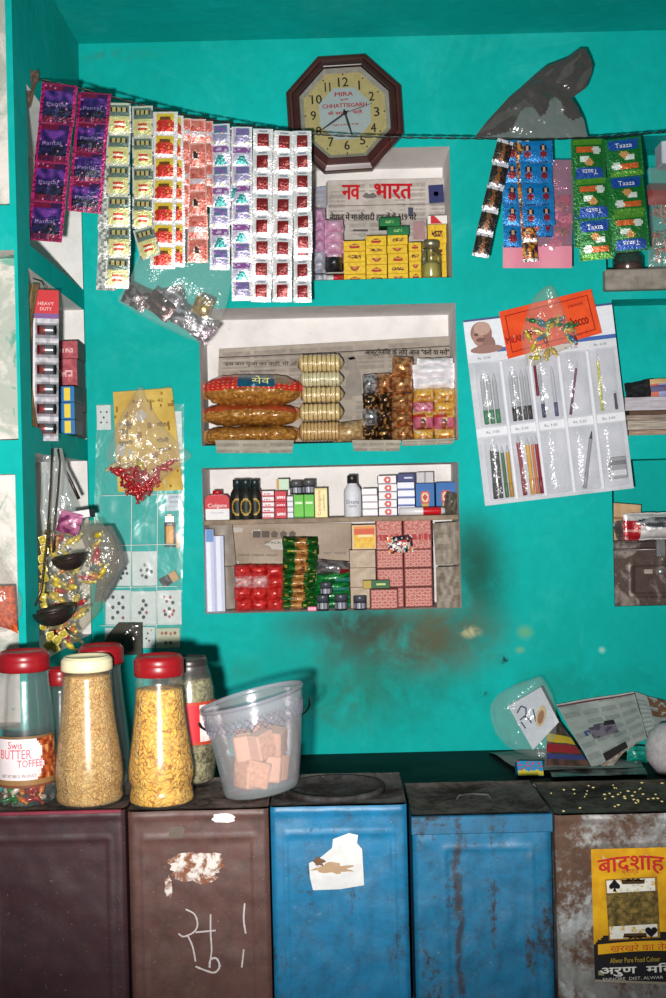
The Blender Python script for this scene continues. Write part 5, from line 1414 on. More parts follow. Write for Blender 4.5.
# jute coloured sack edge curling at the near side of the recess
m = MB()
def sk(u, v):
    y = 284+v*148; x = 23+8*abs(v-.5)**2*4+8*u
    return P(x, y, -.535+.03*u+.004*nz(u*3, v*6))
m.grid(sk, 6, 24, lambda u, v: mixc((150,122,84), (104,86,60), clamp(.5+nz(u*5, v*12)*1.6))); m.grid(lambda u, v: sk(u, v)+Vector((-.003, .006, 0)), 6, 24, (120,98,70))
tag(m.build('jute_flap', CLOTH, org=P(28, 290, -.53)), 'brown jute flap curling along the near edge of the battery recess', 'sack')
# cartons standing in that recess
ZB = 1.517
def lbox(name, x0, x1, y0, y1, Y, dep, front, side, label, group, z=None):
    a, b = P(x0, (y0+y1)/2, Y), P(x1, (y0+y1)/2, Y); h = L(y1-y0, Y)
    m = MB(); m.pbox(b.x-a.x, dep, h, front, side, 16, 12)
    return tag(m.build(name, GLOSS, loc=((a.x+b.x)/2, Y, ZB+.0006 if z is None else z)), label, 'box', group)
def pk(k): return lambda u, v: (226,170,170) if .35 < v < .6 and .15 < u < .8 and nz(u*14, v*8, k) > -.1 else mixc((190,92,100), (150,60,72), clamp(.5+nz(u*5, v*5, k)))
z = ZB+.0006
for i, (xa, xb, h_) in enumerate(((53,78,26), (54,79,25), (53,78,27), (54,79,18))):
    o = lbox('pink_carton', xa, xb, 0, 0+h_, -.13, .09, pk(i), (96,56,58), f'dark pink carton, {nth(i, 4)} of the stack behind the battery card', 'dark pink cartons', z)
    c = P((xa+xb)/2, 400, -.13); o.location.x = c.x; z += L(h_, -.13)+.0003
def by(k): return lambda u, v: (226,196,60) if abs(u-.55) < .2 and .1 < v < .9 else (26,110,170) if u > .2 else (20,90,140)
z = ZB+.0006
for i, (xa, xb, h_) in enumerate(((71,88,15), (71,88,17), (72,89,16))):
    o = lbox('blue_carton', xa, xb, 0, h_, -.24, .09, by(i), (40,60,80), f'blue and yellow carton, {nth(i, 3)} of the stack in the battery recess', 'blue and yellow cartons', z)
    o.location.x = P((xa+xb)/2, 410, -.24).x; o.location.x = min(o.location.x, XL+.0); z += L(h_, -.24)+.0004
# orange snack bag before the front recess
bag('snack_bag', 'clear bag of orange snacks hanging at the far left edge', [(548,-30,-2),(562,-34,2),(575,-36,10),(588,-38,18),(600,-38,22),(614,-36,21),(624,-32,16),(632,-26,6)], -.72, .03, (250,249,248), FILM, 18, 22, .006, 24, 31)
m = MB(); Yq = -.72
def og(u, v): return mixc((206,88,4), (150,44,2), clamp(.5+1.4*nz(u*16, v*12, 5)))
for s_ in (-1, 1):
    m.grid(lambda u, v: P(-34+52*u-4*v*u, 626-40*v+8*(abs(u-.5)*2)**2*(1-v), Yq+s_*(.013*math.sin(PI*u)**.6*math.sin(PI*clamp(v*.96+.02))**.5+.003*nz(u*14, v*12, s_))), 26, 20, og)
tag(m.build('orange_snack', CARD, org=P(0, 620, Yq)), 'orange fried snack heaped inside the far left bag', 'snack', kind='stuff')

# ---- pocket sheet of playing cards and lighters on the back wall
Yp = -.022
t = tag(bag('pocket_sheet', 'clear plastic pocket sheet of playing cards hanging on the teal wall', [(404,97,184),(440,96,184),(480,95,184),(520,94,184),(560,97,183),(600,102,182),(650,107,181)], Yp, .003, (250,253,252), SHEETF, 20, 40, .003, 30, 17), None)
SEAMS = [('h', 495), ('h', 545), ('h', 587), ('h', 625), ('v', 131.5), ('v', 157.5)]
for kind, q in SEAMS:
    m = MB()
    if kind == 'h': m.tube([P(x, q+(x-140)*-.02, Yp-.0045) for x in range(100, 184, 6)], .0012, 5, (206,226,220))
    else: m.tube([P(q-(y-520)*.012, y, Yp-.0045) for y in range(480, 648, 8)], .0012, 5, (206,226,220))
    m.build('seam', PLASTIC, t, org=Vector(t.location))
def pcard(x0, y0, x1, y1, pips, label, rot=0., base=(222,220,222), name='playing_card', red=None):
    a, b = P(x0, y1, -.012), P(x1, y0, -.012); w, h = abs(b.x-a.x), abs(b.z-a.z); m = MB()
    m.cbox(-w/2, w/2, 0, .0012, -h/2, h/2, .0004, base)
    for (u, v, c) in pips:
        k = w*.075; x, z = (u-.5)*w, (v-.5)*h
        m.poly([(x, -.0003, z+k*1.2), (x-k, -.0003, z), (x, -.0003, z-k*1.2), (x+k, -.0003, z)], c) if c[0] > 100 else m.disc(x, z, k, k*1.1, -.0003, c, n=8)
    return tag(m.build(name, CARD, loc=(a+b)/2, rot=(0, rot, 0)), label, 'card' if name == 'playing_card' else 'label', 'playing cards in the pocket sheet' if name == 'playing_card' else None)
BK, RE = (40,40,50), (170,50,56)
pcard(97, 405, 110.5, 430, [(.3,.72,(90,90,140)), (.72,.72,BK), (.5,.5,BK), (.3,.3,BK), (.72,.3,(150,60,80))], 'small white card with four corner dots beside the yellow pad', name='dot_card')
o = pcard(164, 411, 181.5, 450, [], 'plain white card behind the right edge of the yellow pad', name='plain_card')
P7 = [(.30,.80,BK),(.70,.80,BK),(.55,.62,BK),(.30,.5,BK),(.72,.5,BK),(.5,.36,BK),(.30,.2,BK),(.72,.2,(150,60,80))]
pcard(112, 551, 130.5, 586, [(.75,.5,BK),(.6,.36,BK),(.8,.36,BK),(.5,.22,BK)], 'white playing card partly behind the grey bag, upper row of cards', .03)
pcard(132.5, 551, 157, 586, [(.35,.45,(120,110,120)),(.6,.45,BK),(.75,.40,BK),(.4,.3,(120,110,120)),(.55,.25,BK),(.5,.6,(170,140,140))], 'white playing card in the middle pocket, upper row of cards', .01)
pcard(106, 590, 129.5, 625, P7, 'white playing card with eight dark pips, left pocket of the lower row', .03)
pcard(131.5, 591, 155.5, 626, [(.5,.72,BK),(.6,.6,BK),(.45,.48,BK),(.35,.38,BK),(.62,.38,(150,70,90)),(.5,.25,BK)], 'white playing card with scattered pips, middle pocket of the lower row', .02)
pcard(157.5, 590, 181, 625, [(.3,.8,RE),(.55,.8,RE),(.4,.68,(120,40,60)),(.65,.64,BK),(.3,.4,RE),(.5,.46,BK),(.68,.4,RE),(.34,.3,BK),(.62,.3,RE),(.5,.24,RE)], 'white playing card with red clustered pips, right pocket of the lower row', .0)
pcard(105, 628, 122, 648, [(.5,.6,BK),(.65,.6,BK),(.35,.55,BK)], 'white card cut off behind the jars, left in the lowest row', .06)
pcard(141, 627, 154.5, 648, [(.5,.7,BK),(.4,.45,BK),(.6,.35,BK),(.75,.85,(206,130,40))], 'white card with dark pips, middle of the lowest row', .04)
pcard(156.5, 628, 179.5, 648, [(.25,.75,(190,80,40)),(.42,.75,(120,40,30)),(.62,.72,(190,80,40)),(.8,.75,(120,40,30)),(.4,.25,BK),(.6,.25,BK)], 'cream card with orange blobs, right in the lowest row', 0, (206,196,170))
pcard(166.5, 493.5, 181, 511, [], 'small white and violet printed label in the upper right pocket', 0, (206,206,220), 'printed_label')
o = bpy.data.objects['printed_label']; m = MB(); w = L(11); 
for i, (s, h, c) in enumerate((('GAME', .006, (90,70,150)), ('WAVE', .006, (70,70,80)), ('12 pcs', .004, (110,110,130)))): m.text(s, 0, .013-i*.012, w*(1, .8, .9)[i], -.0006, c, h)
m.build('print', CARD, o)
# toy lighter and black matchbox
c = P(170, 531, -.014); t = empty('toy_lighter', c, 'orange and black toy lighter with silver top in the pocket sheet', 'lighter')
m = MB(); k = L(1); m.cbox(-5.5*k, 5.5*k, -.006, .004, -16*k, 8.5*k, .001, (30,26,24)); m.cbox(-3.6*k, 3.6*k, -.0068, -.0055, -12.5*k, 5*k, .0006, (222,150,40)); m.cbox(5.6*k, 9*k, -.003, .003, -17*k, -2*k, .0006, (214,140,50)); m.cbox(-2.6*k, 2.6*k, -.0068, -.0055, 5.4*k, 7.6*k, .0004, (150,140,130)); m.build('body', GLOSS, t)
m = MB(); m.cbox(-4.6*k, 4.6*k, -.005, .003, 8.6*k, 15*k, .001, (206,196,200)); m.cbox(-2.5*k, 2.5*k, -.0045, .0025, 15*k, 17*k, .0008, (196,150,140)); m.build('top', METAL, t)
c = P(169.5, 579, -.016); m = MB(); m.cbox(-9.5*k, 1*k, -.005, .005, -5*k, 5*k, .001, (30,28,28)); m.cbox(1.1*k, 9*k, -.005, .005, -5*k, 5*k, .001, (196,150,100))
tag(m.build('match_box', GLOSS, loc=c, rot=(0, -.5, 0)), 'black and tan small box tilted in the right pocket', 'box')
# yellow pad with a bag of red sweets hung over it
q = [(113,392),(172,388),(183,490),(118,492)]
sheet('yellow_pad', 'worn yellow paper pad hanging over the pocket sheet', 'paper', q, -.034, lambda u, v: mixc((212,182,98), (188,152,72), clamp(.5+nz(u*3, v*3, 2)*1.4)) if nz(u*12, v*10, 5) < .42 else (150,110,50), 30, 34, .002, mat=PAPER,
      texts=[('Rs. 1  No. 42', 148, 401, 30, 3, (120,90,40), .06), ('नमकीन', 126, 424, 13, 5, (80,66,60), .05), ('मीठा', 163, 424, 12, 5, (80,66,60), .05), ('पान', 124, 432, 9, 5, (90,76,66), .05), ('गोली', 163, 440, 12, 5, (80,66,60), .05), ('सुपारी', 126, 443, 14, 5, (80,66,60), .05), ('चूर्ण', 165, 450, 13, 4, (80,66,60), .05)])
Yr = -.058
bag('plastic_bag', 'clear bag of red sweets hung from its gathered top over the yellow pad', [(387,138,143),(398,132,147),(415,121,156),(432,113,168),(446,108,182),(456,106,193),(466,112,180),(478,122,164),(490,131,152),(501,138,144)], Yr, .016, (252,251,249), FILM, 24, 28, .008, 26, 41)
redm = [candy(MB(), .011, .007, .007, c).build('red_sweet', WRAP) for c in ((176,26,30), (150,16,24), (196,180,60), (200,186,150))]
us = set()
for i in range(52):
    v = rnd.random()**.8; y = 462+v*34; hw = (1-v)*30+2; x = 139+(rnd.random()*2-1)*hw
    kd = (2 if rnd.random() < .6 else 3) if v < .15 and rnd.random() < .6 else (0 if rnd.random() < .6 else 1)
    o = redm[kd] if kd not in us else clone(redm[kd]); us.add(kd)
    o.location = P(x, y, Yr+rnd.uniform(-.010, .010)); o.rotation_euler = (rnd.uniform(-1, 1), rnd.uniform(-1.5, 1.5), rnd.uniform(-1, 1)); o.scale = (1.05,)*3
    tag(o, ('red sweet', 'dark red sweet', 'yellow sweet', 'cream sweet')[kd]+' inside the clear bag over the yellow pad', 'sweet', 'sweets in the bag over the pad')
# green sheet edge behind the pad
m = MB(); qd = [P(x, y, -.028) for x, y in ((116,396),(170,386),(172,391),(113,402))]; m.poly(qd, (20,130,96)); m.poly([p+Vector((0, .001, 0)) for p in reversed(qd)], (20,120,90)); tag(m.build('green_backing', PLASTIC, org=qd[0]), 'green backing edge showing above the yellow pad', 'paper')

# ---- hanging bunch: ladles, toffee bags
Yl = -.40
top = P(52, 446, Yl)
m = MB(); m.tube([Vector((XL, Yl-.05, top.z+.012)), top+Vector((-.02, -.02, .010)), top], .002, 6, (60,52,46)); tag(m.build('nail', METAL, org=top), 'nail in the left wall holding the hanging ladles', 'nail')
def ladle(cx, cy, r, Y, hand, label, tilt):
    c = P(cx, cy, Y); R = L(r, Y); t = empty('ladle', c, label, 'ladle', 'hanging ladles', None)
    pr = [(.001, -R*.78)]+[(R*math.sin(PI/2*i/8), -R*.78*math.cos(PI/2*i/8)) for i in range(1, 9)]+[(R*1.03, .001), (R*.97, .001)]+[(R*.95*math.sin(PI/2*i/8), -R*.72*math.cos(PI/2*i/8)) for i in range(7, 0, -1)]+[(.001, -R*.72)]
    m = MB(); m.lathe(pr, 32, (96,80,76)); o = m.build('bowl', METAL, t, rot=tilt)
    m = MB(); pts = [P(x, y, yy)-c for x, y, yy in hand]; m.tube(pts, .0024, 8, (120,92,74)); m.build('handle', METAL, t)
ladle(69, 557, 17.5, -.46, [(53,553,-.46),(54,530,-.455),(58,490,-.43),(60,462,-.41),(58,449,-.40)], 'upper of the two dark steel ladles hanging by the left wall', (.10, -.12, 0))
ladle(53, 610, 21, -.585, [(35,606,-.585),(41,590,-.58),(47,540,-.54),(51,480,-.49),(52,449,-.46)], 'lower of the two dark steel ladles hanging by the left wall', (.10, -.14, 0))
m = MB(); m.tube([P(x, y, -.36) for x, y in ((57,450),(63,455),(65,470),(72,484),(79,499))], .004, 8, (46,34,32)); tag(m.build('hanging_strap', PLASTIC, org=P(57, 450, -.36)), 'dark strap hanging diagonally beside the ladles', 'strap')
bag('plastic_bag', 'long empty clear bag hanging above the upper ladle', [(448,44,62),(465,43,66),(490,41,70),(510,40,76),(530,42,80)], -.39, .012, (232,236,236), HAZY, 16, 20, .008, 30, 51)
bag('toffee_bag', 'clear bag of yellow and red toffees hanging behind the ladles', [(520,44,100),(535,43,112),(552,42,118),(572,42,116),(592,41,104),(612,42,100),(630,44,84),(648,46,68)], -.33, .022, (244,242,236), FILM, 22, 26, .008, 24, 61)
ym = [candy(MB(), .010, .0062, .007, c, t_).build('yellow_toffee', WRAP) for c, t_ in (((222,196,60), (236,220,120)), ((206,176,40), (226,206,90)), ((176,40,60), (206,110,90)), ((210,130,60), (226,190,90)), ((120,110,70), (150,140,110)))]
us = set()
for i in range(70):
    v = (i+rnd.random())/70; y = 528+v*118; xl, xr = 46+2*v, 104-30*max(0, v-.45)/.55
    x = xl+(xr-xl)*rnd.random()**1.2
    kd = rnd.choice((0,0,1,1,2,3,4) if x < 80 else (2,3,4,4,1))
    o = ym[kd] if kd not in us else clone(ym[kd]); us.add(kd)
    o.location = P(x, y, -.33+rnd.uniform(-.016, .016)); o.rotation_euler = (rnd.uniform(-1, 1), rnd.uniform(-1.5, 1.5), rnd.uniform(-1, 1))
    tag(o, ('yellow toffee', 'golden toffee', 'red toffee', 'orange toffee', 'olive brown toffee')[kd]+' in the bag hanging behind the ladles', 'sweet', 'toffees behind the ladles')
# string of yellow pouches left of the ladles
pm = MB(); pm.pillow(L(7.5, -.5), L(8.5, -.5), .009, 10, 10, two((222,204,90), (176,150,44), 3, 9), (190,170,70), .003, .1, 90, 3); pm = pm.build('yellow_pouch', WRAP)
for i in range(10):
    o = pm if i == 0 else clone(pm)
    o.location = P(43+1.5*math.sin(i*2.1), 540+i*9.5, -.50+.004*(i % 2)); o.rotation_euler = (0, rnd.uniform(-.6, .6), rnd.uniform(-.6, .6))
    tag(o, 'small yellow pouch in the hanging string left of the ladles', 'pouch', 'string of yellow pouches')
for i, (x, y) in enumerate(((50,636), (57,640), (48,645), (63,634), (55,648))):
    o = clone(pm); o.location = P(x, y, -.52+.006*i); o.rotation_euler = (0, rnd.uniform(-1.2, 1.2), .3); tag(o, 'yellow pouch in the bunch dangling beneath the lower ladle', 'pouch', 'bunch below the lower ladle')
# white carton and pink soap above the upper ladle
a = P(77, 519, -.40); m = MB(); m.pbox(L(28, -.34), .03, L(8, -.34), lambda u, v: (226,224,226), (30,34,44), 6, 4, top=(40,44,54)); tag(m.build('white_carton', GLOSS, loc=a, rot=(0, -.12, -.2)), 'flat white carton caught on the hanging bag above the upper ladle', 'box')  # near-black side and top colour: shade painted on the white carton
softpack('soap_packet', 57, 512, 80, 534, -.42, .02, lambda u, v: mixc((206,126,164), (116,44,88), clamp(.5+1.5*nz(u*4, v*4, 3)-.6*(v-.5))), 'pink and violet soap packet hanging above the upper ladle', 'packet', None, WRAP, .003, .3)
bag('plastic_bag', 'crumpled grey polythene bag right of the upper ladle', [(526,78,112),(545,84,122),(565,92,126),(585,96,116),(602,94,106)], -.28, .02, (206,203,203), HAZY, 18, 18, .012, 30, 71)
bag('plastic_bag', 'grey polythene scrap above the jars at the lower card pockets', [(623,118,142),(632,110,142),(642,104,142),(655,100,142)], -.10, .008, (120,118,110), DARKFILM, 14, 12, .006, 30, 81)
# ---------------------------------------------------------------- right side: pen card, recesses, papers
TL, TR, BR, BL = (467,320), (618,302), (633,492), (486,502)
Yk = -.012
q = [P(x, y, Yk) for x, y in (TL, TR, BR, BL)]
ax = (q[1]-q[0]).normalized(); az = ((q[0]-q[3]).normalized()+(q[1]-q[2]).normalized()).normalized()
W_ = ((q[1]-q[0]).length+(q[2]-q[3]).length)/2; H_ = ((q[0]-q[3]).length+(q[1]-q[2]).length)/2
ang = math.atan2(ax.z, ax.x)
org = (q[2]+q[3])/2
t = empty('pen_card', org, 'white hanging pen display card with two rows of clear pockets', 'display card', None, (0, -ang, 0))
def headc(u, v):
    if v > .985: return (60,84,130)
    if v > .835:
        return (226,228,236)
    if v > .81: return (60,100,170) if u > .2 else (226,228,236)
    if v > .765: return (214,214,220)
    if .365 < v < .41: return (226,226,232)
    return mixc((206,206,214), (184,186,194), clamp(.5+nz(u*8, v*9, 1)))
m = MB(); m.cbox(-W_/2, W_/2, .001, .003, 0, H_, .0006, (190,190,196)); m.grid(lambda u, v: ((u-.5)*W_, 0, H_*v), 40, 90, headc, 0, None, False)
fx = lambda u: (u-.5)*W_; fz = lambda v: v*H_
# printed bust
for (u, v, ru, rv, c) in ((.135, .832, .11, .022, (150,110,100)), (.135, .86, .062, .05, (140,100,92)), (.11, .92, .072, .062, (150,106,94)), (.12, .945, .056, .036, (186,150,138)), (.085, .90, .036, .045, (170,126,112)), (.10, .885, .03, .012, (110,76,70)), (.075, .915, .014, .008, (90,62,58))):
    m.disc(fx(u), fz(v), ru*W_, rv*H_, -.0003-.0001*(1-rv), c, n=24)
PR = ['Rs. 10.00', 'Rs. 8.00', 'Rs. 6.00', 'Rs. 5.00', 'Rs. 6.00', 'Rs. 7.00', 'Rs. 5.00', 'Rs. 3.00', 'Rs. 2.50', 'Rs. 3.00']
for i in range(10):
    m.text(PR[i], fx(.11+.195*(i % 5)), fz(.787 if i < 5 else .388), W_*.085, -.0008, (70,70,90), H_*.013)
for i in range(5): m.seg([(fx(.76), fz(.86-.02*i)), (fx(.95), fz(.86-.02*i))], .0006, -.0005, (170,176,196)) if i < 2 else None
m.build('card', GLOSS, t)
pk0 = None
def pocket(ci, row):
    global pk0
    u0 = .035+.193*ci; v0, v1 = ((.418, .755), (.02, .355))[row]
    w = W_*.17; h = H_*(v1-v0); m = MB()
    m.grid(lambda u, v: (w*(u-.5), -.0022-.013*math.sin(PI*u)**.5*(1 if v > .05 else .4)+.0016*nz(u*5+ci, v*8+row, ci), h*v), 12, 18, (252,252,253))
    o = m.build('pocket', FILM, t); o.location = (fx(u0+.085), 0, fz(v0))
    m = MB()
    for sx in (-1, 1): m.cbox(sx*w/2-.0012, sx*w/2+.0012, -.0035, -.0005, 0, h, .0004, (206,208,214))
    m.cbox(-w/2, w/2, -.004, -.0005, -.0015, .0015, .0004, (206,208,214)); o2 = m.build('seam', PLASTIC, o)
for row in (0, 1):
    for ci in range(5): pocket(ci, row)
# white rails between pockets and price rails
for i in range(1, 5):
    m = MB(); m.cbox(-.0045, .0045, -.008, -.0005, 0, H_*.75, .002, (226,226,234)); o = m.build('rail', PLASTIC, t); o.location = (fx(.022+.193*i), 0, fz(.012))
def pen(u, v0, v1, row, r, body, cap, label, tilt=0., group='pens in the display card', capend='bottom', tip=(190,190,196), yy=-.0065):
    """pen centre u (card fraction), from height v0 to v1"""
    Ln = (v1-v0)*H_; R = r; m = MB()
    cb, ct = (cap, body) if capend == 'bottom' else (body, cap)
    m.lathe([(R*.7, 0), (R, .001, cb), (R, Ln*.28, cb), (R*.88, Ln*.285, ct), (R*.88, Ln*.86, ct), (R*.3, Ln*.97, tip), (.0004, Ln, tip)], 12, body)
    pv = Matrix.Translation(org) @ Matrix.Rotation(-ang, 4, 'Y') @ Matrix.Translation((fx(u), yy, fz(v0)))
    p = empty('pen', pv.translation, label, 'pen', group, (0, -ang+tilt, 0)); m.build('barrel', PLASTIC, p)
    m = MB(); m.cbox(-.0012, .0012, -R-.0016, -R-.0004, Ln*.02, Ln*.24, .0003, cap); m.build('clip', PLASTIC, p)
CL = (176,178,182)
for i, u in enumerate((.075, .115, .155)): pen(u, .43, .70, 0, .0062, CL, (30,120,70), f'clear pen with green cap, {ORD[i]} from left in the top left pocket')
for i, u in enumerate((.265, .300, .338, .370)): pen(u, .43, .70, 0, .0056, CL, (40,34,40), f'clear pen with black cap, {ORD[i]} from left in the second top pocket')
pen(.46, .43, .70, 0, .005, (170,172,180), (40,44,90), 'clear pen with dark blue cap in the third top pocket'); pen(.435, .55, .74, 0, .0042, (120,40,60), (120,40,60), 'short maroon refill in the third top pocket'); pen(.545, .43, .70, 0, .005, (190,190,198), (60,60,110), 'pale pen at the right of the third top pocket')
pen(.635, .43, .72, 0, .0036, (110,50,96), (90,40,80), 'slim purple pen leaning diagonally in the fourth top pocket', .24)
pen(.85, .43, .74, 0, .004, (196,190,60), (176,176,60), 'slim yellow green pen in the fifth top pocket', .02); pen(.945, .43, .53, 0, .004, (70,60,66), (60,50,56), 'short dark pen at the right of the fifth top pocket')
pen(.075, .03, .33, 1, .0062, (60,60,64), (36,36,38), 'black pen, first in the bottom left pocket', .03); pen(.112, .03, .32, 1, .0056, (44,44,46), (36,36,38), 'slimmer black pen, second in the bottom left pocket', .02)
pen(.152, .03, .31, 1, .0052, (60,110,60), (40,96,50), 'green pen in the bottom left pocket', .0); pen(.184, .03, .31, 1, .0052, (196,150,50), (176,130,40), 'ochre pen in the bottom left pocket', .01)
pen(.272, .03, .36, 1, .0058, (150,36,60), (130,26,50), 'crimson pen in the second bottom pocket', -.02); pen(.325, .03, .34, 1, .0062, (226,170,50), (214,150,40), 'yellow pen in the second bottom pocket'); pen(.357, .03, .34, 1, .0044, (214,120,50), (200,100,40), 'slim orange pen in the second bottom pocket'); pen(.385, .03, .34, 1, .0054, (150,40,56), (130,30,46), 'maroon pen at the right of the second bottom pocket')
pen(.67, .03, .34, 1, .0052, (140,140,146), (150,150,154), 'grey pen with black top leaning in the fourth bottom pocket', .24, capend='top', tip=(40,40,42))
m = MB(); k = L(1); m.cbox(-9*k, 9*k, -.006, .002, 0, 22*k, .002, (150,150,154)); m.cbox(-8*k, 8*k, -.008, -.0055, 3*k, 9*k, .001, (206,206,210)); m.cbox(-8*k, 8*k, -.008, -.0055, 14*k, 18*k, .001, (110,110,116))
pv = Matrix.Translation(org) @ Matrix.Rotation(-ang, 4, 'Y') @ Matrix.Translation((fx(.905), -.004, fz(.06))); tag(m.build('refill_pack', PLASTIC, loc=pv.translation, rot=(0, -ang, 0)), 'grey refill pack in the last bottom pocket of the pen card', 'refills')
# orange envelope and the toffee bag over the card's header
q = [(499,312),(591,289),(602,333),(508,359)]
Yo = -.034
def orc(u, v):
    du, dv = min(u, 1-u)*2.05, min(v, 1-v)
    if .10 < min(du, dv) < .125: return (150,30,24)
    return mixc((240,92,44), (224,74,36), clamp(.5+nz(u*4, v*3)))
sheet('orange_envelope', 'bright orange printed card with dark red border over the pen display', 'card', q, Yo, orc, 96, 48, .0008, mat=PAPER, texts=[('MILAN', 515, 339, 18, 7, (150,30,24), .24), ('Tobacco', 575, 322, 26, 10, (130,24,20), .27), ('sweet', 575, 305, 16, 3, (150,40,30), .27), ('No. 1', 580, 334, 14, 3, (150,40,30), .27)])
Yt2 = -.060
bag('toffee_bag', 'clear bag of green, yellow and red toffees over the orange card', [(286,546,553),(293,537,557),(305,529,562),(320,525,568),(334,521,578),(345,522,574),(356,525,552),(366,527,534)], Yt2, .016, (252,250,246), FILM, 22, 24, .006, 26, 91)
gm = [candy(MB(), .010, .006, .0066, c, t_).build('fruit_toffee', WRAP) for c, t_ in (((196,186,40), (226,216,90)), ((40,110,60), (80,150,80)), ((150,24,40), (190,80,60)), ((40,110,140), (90,160,170)), ((206,170,50), (226,200,110)))]
us = set()
for i in range(30):
    v = rnd.random(); y = 320+v*40; xl = 524+v*4; xr = 570+8*min(v*2, 1)-56*max(0, v-.5)*1.5
    x = xl+(xr-xl)*rnd.random(); kd = i % 5 if v < .6 else rnd.choice((0, 0, 1, 4))
    o = gm[kd] if kd not in us else clone(gm[kd]); us.add(kd)
    o.location = P(x, y, Yt2+rnd.uniform(-.010, .010)); o.rotation_euler = (rnd.uniform(-1, 1), rnd.uniform(-1.5, 1.5), rnd.uniform(-1, 1)); o.scale = (.9,)*3
    tag(o, ('lemon yellow toffee', 'green toffee', 'dark red toffee', 'blue toffee', 'golden toffee')[kd]+' in the bag over the orange card', 'sweet', 'toffees over the orange card')
# ---- top right recess: ledge plank, glass jar, bag of red noodles
ZL = P(640, 271, 0).z
m = MB(); a, b = P(605.5, 290, -.03), P(690, 271, -.03); m.cbox(a.x, 1.0, -.03, .17, a.z, ZL+.001, .003, (150,140,130)); tag(m.build('ledge_plank', WOOD), 'thick grey plank ledge of the upper right recess', 'plank')
zl = ZL+.0016
c = P(628, 271, .03); k = L(1, .03); t = empty('glass_jar', (c.x, .03, zl), 'small glass jar behind the green sachets on the grey plank', 'jar')
m = MB(); m.lathe([(.001, .001), (14*k, .001), (15*k, 2*k), (15*k, 14*k), (11*k, 20*k), (9*k, 22*k), (9*k, 25*k)], 28, (206,196,190), cap=False); m.build('body', GLASS, t)
m = MB(); m.lathe([(9*k, 21*k), (10.5*k, 21*k), (10.5*k, 26*k), (.001, 26.5*k)], 24, (150,110,90)); m.build('lid', METAL, t)
m = MB(); m.lathe([(.001, .002), (13*k, .002), (14*k, 4*k), (14*k, 8*k), (.001, 9*k)], 20, (120,84,70)); tag(m.build('jar_contents', WRAP, loc=(c.x, .03, zl)), 'brown contents in the small glass jar on the plank', 'contents', kind='stuff')
bag('noodle_bag', 'clear bag of thin red noodles with a red header in the upper right recess', [(168,648,700),(180,649,702),(195,650,702),(220,649,704),(245,648,704),(268,648,702)], -.02, .028, (252,246,244), FILM, 18, 24, .004, 26, 101)
m = MB(); Yn = -.02
for i in range(150):
    x = rnd.uniform(653, 696); y = rnd.uniform(206, 262); an = rnd.uniform(-.6, .6)+(1.2 if rnd.random() < .4 else 0); ll = rnd.uniform(5, 11)
    pts = [P(x+math.cos(an+.3*math.sin(s*3+i))*ll*(s-.5), y+math.sin(an)*ll*(s-.5)*1.6, Yn+rnd.uniform(-.016, -.004)) for s in (0, .33, .66, 1)]
    m.tube(pts, .0010, 4, rnd.choice(((206,110,96), (176,70,64), (226,170,140), (150,60,60))))
tag(m.build('red_noodles', PLASTIC, org=P(670, 240, Yn)), 'thin red noodles packed in the upper right bag', 'noodles', kind='stuff')
m = MB()
for s_ in (-1, 1): m.grid(lambda u, v: P(647+53*u, 205-20*v, Yn+s_*(.010*math.sin(PI*v)*math.sin(PI*u)**.5+.001)), 14, 8, lambda u, v: (130,44,44) if v < .7 else (90,70,70))
nb = bpy.data.objects['noodle_bag']; m.build('header', GLOSS, nb, org=Vector(nb.location)+Vector((0, -.0, 0)))
m = MB(); m.cbox(P(662, 150, .05).x, P(690, 150, .05).x, .05, .12, P(664, 163, .05).z, P(664, 134, .05).z, .004, (206,206,220)); o = m.build('white_package', GLOSS); tag(o, 'pale package at the top right corner behind the noodle bag', 'package')
# ---- middle right recess: pile of papers and magazines
zr = HR2[2]+.0006
Ym = .006
x0 = P(626, 400, Ym).x
def slab(name, y0, y1, dx, cols, label, dep=.09, edge=True, wav=.0015):
    global zr
    h = L(y1-y0, Ym); m = MB(); x1 = 1.02
    def fr(u, v): return (x0+L(dx)+(x1-x0)*u, Ym+.002*nz(u*5, v*9, y0)+.003*(v-.5)**2, zr+h*v+wav*nz(u*6, y0*.3)*v)
    m.grid(fr, 30, 8, lambda u, v: mixc(cols[0], cols[1], clamp(.5+1.2*nz(u*5, v*7+y0, 2))))
    m.grid(lambda u, v: (x0+L(dx)+(x1-x0)*u, Ym+.002+dep*v, zr+h+wav*nz(u*6, y0*.3)), 20, 8, cols[2] if len(cols) > 2 else cols[0])
    m.grid(lambda u, v: (x0+L(dx), Ym+.002+dep*u, zr+h*v), 6, 6, cols[1]); m.grid(lambda u, v: (x0+L(dx)+(x1-x0)*u, Ym+.002+dep*v, zr), 8, 4, cols[1]); m.grid(lambda u, v: (x0+L(dx)+(x1-x0)*u, Ym+.002+dep, zr+h*v), 8, 4, cols[1])
    o = m.build(name, PAPER, org=Vector((x0, Ym, zr))); zr += h+.0012
    return tag(o, label, 'papers', 'papers in the middle right recess')
slab('paper_bundle', 429, 434, 2, ((190,160,140), (130,104,90)), 'thin brown edged booklet at the bottom of the paper pile')
slab('paper_bundle', 419, 428, 1, ((190,178,166), (150,138,126)), 'buff paper bundle, second from bottom of the pile')
slab('paper_bundle', 413, 418, 0, ((176,160,148), (120,104,92)), 'thin brown paper bundle in the middle of the pile')
slab('paper_bundle', 408, 412, 3, ((110,84,70), (80,60,50)), 'dark brown booklet under the thick pale bundle')
slab('paper_bundle', 394, 407, -1, ((196,190,200), (176,168,176)), 'thick pale grey paper bundle high in the pile')
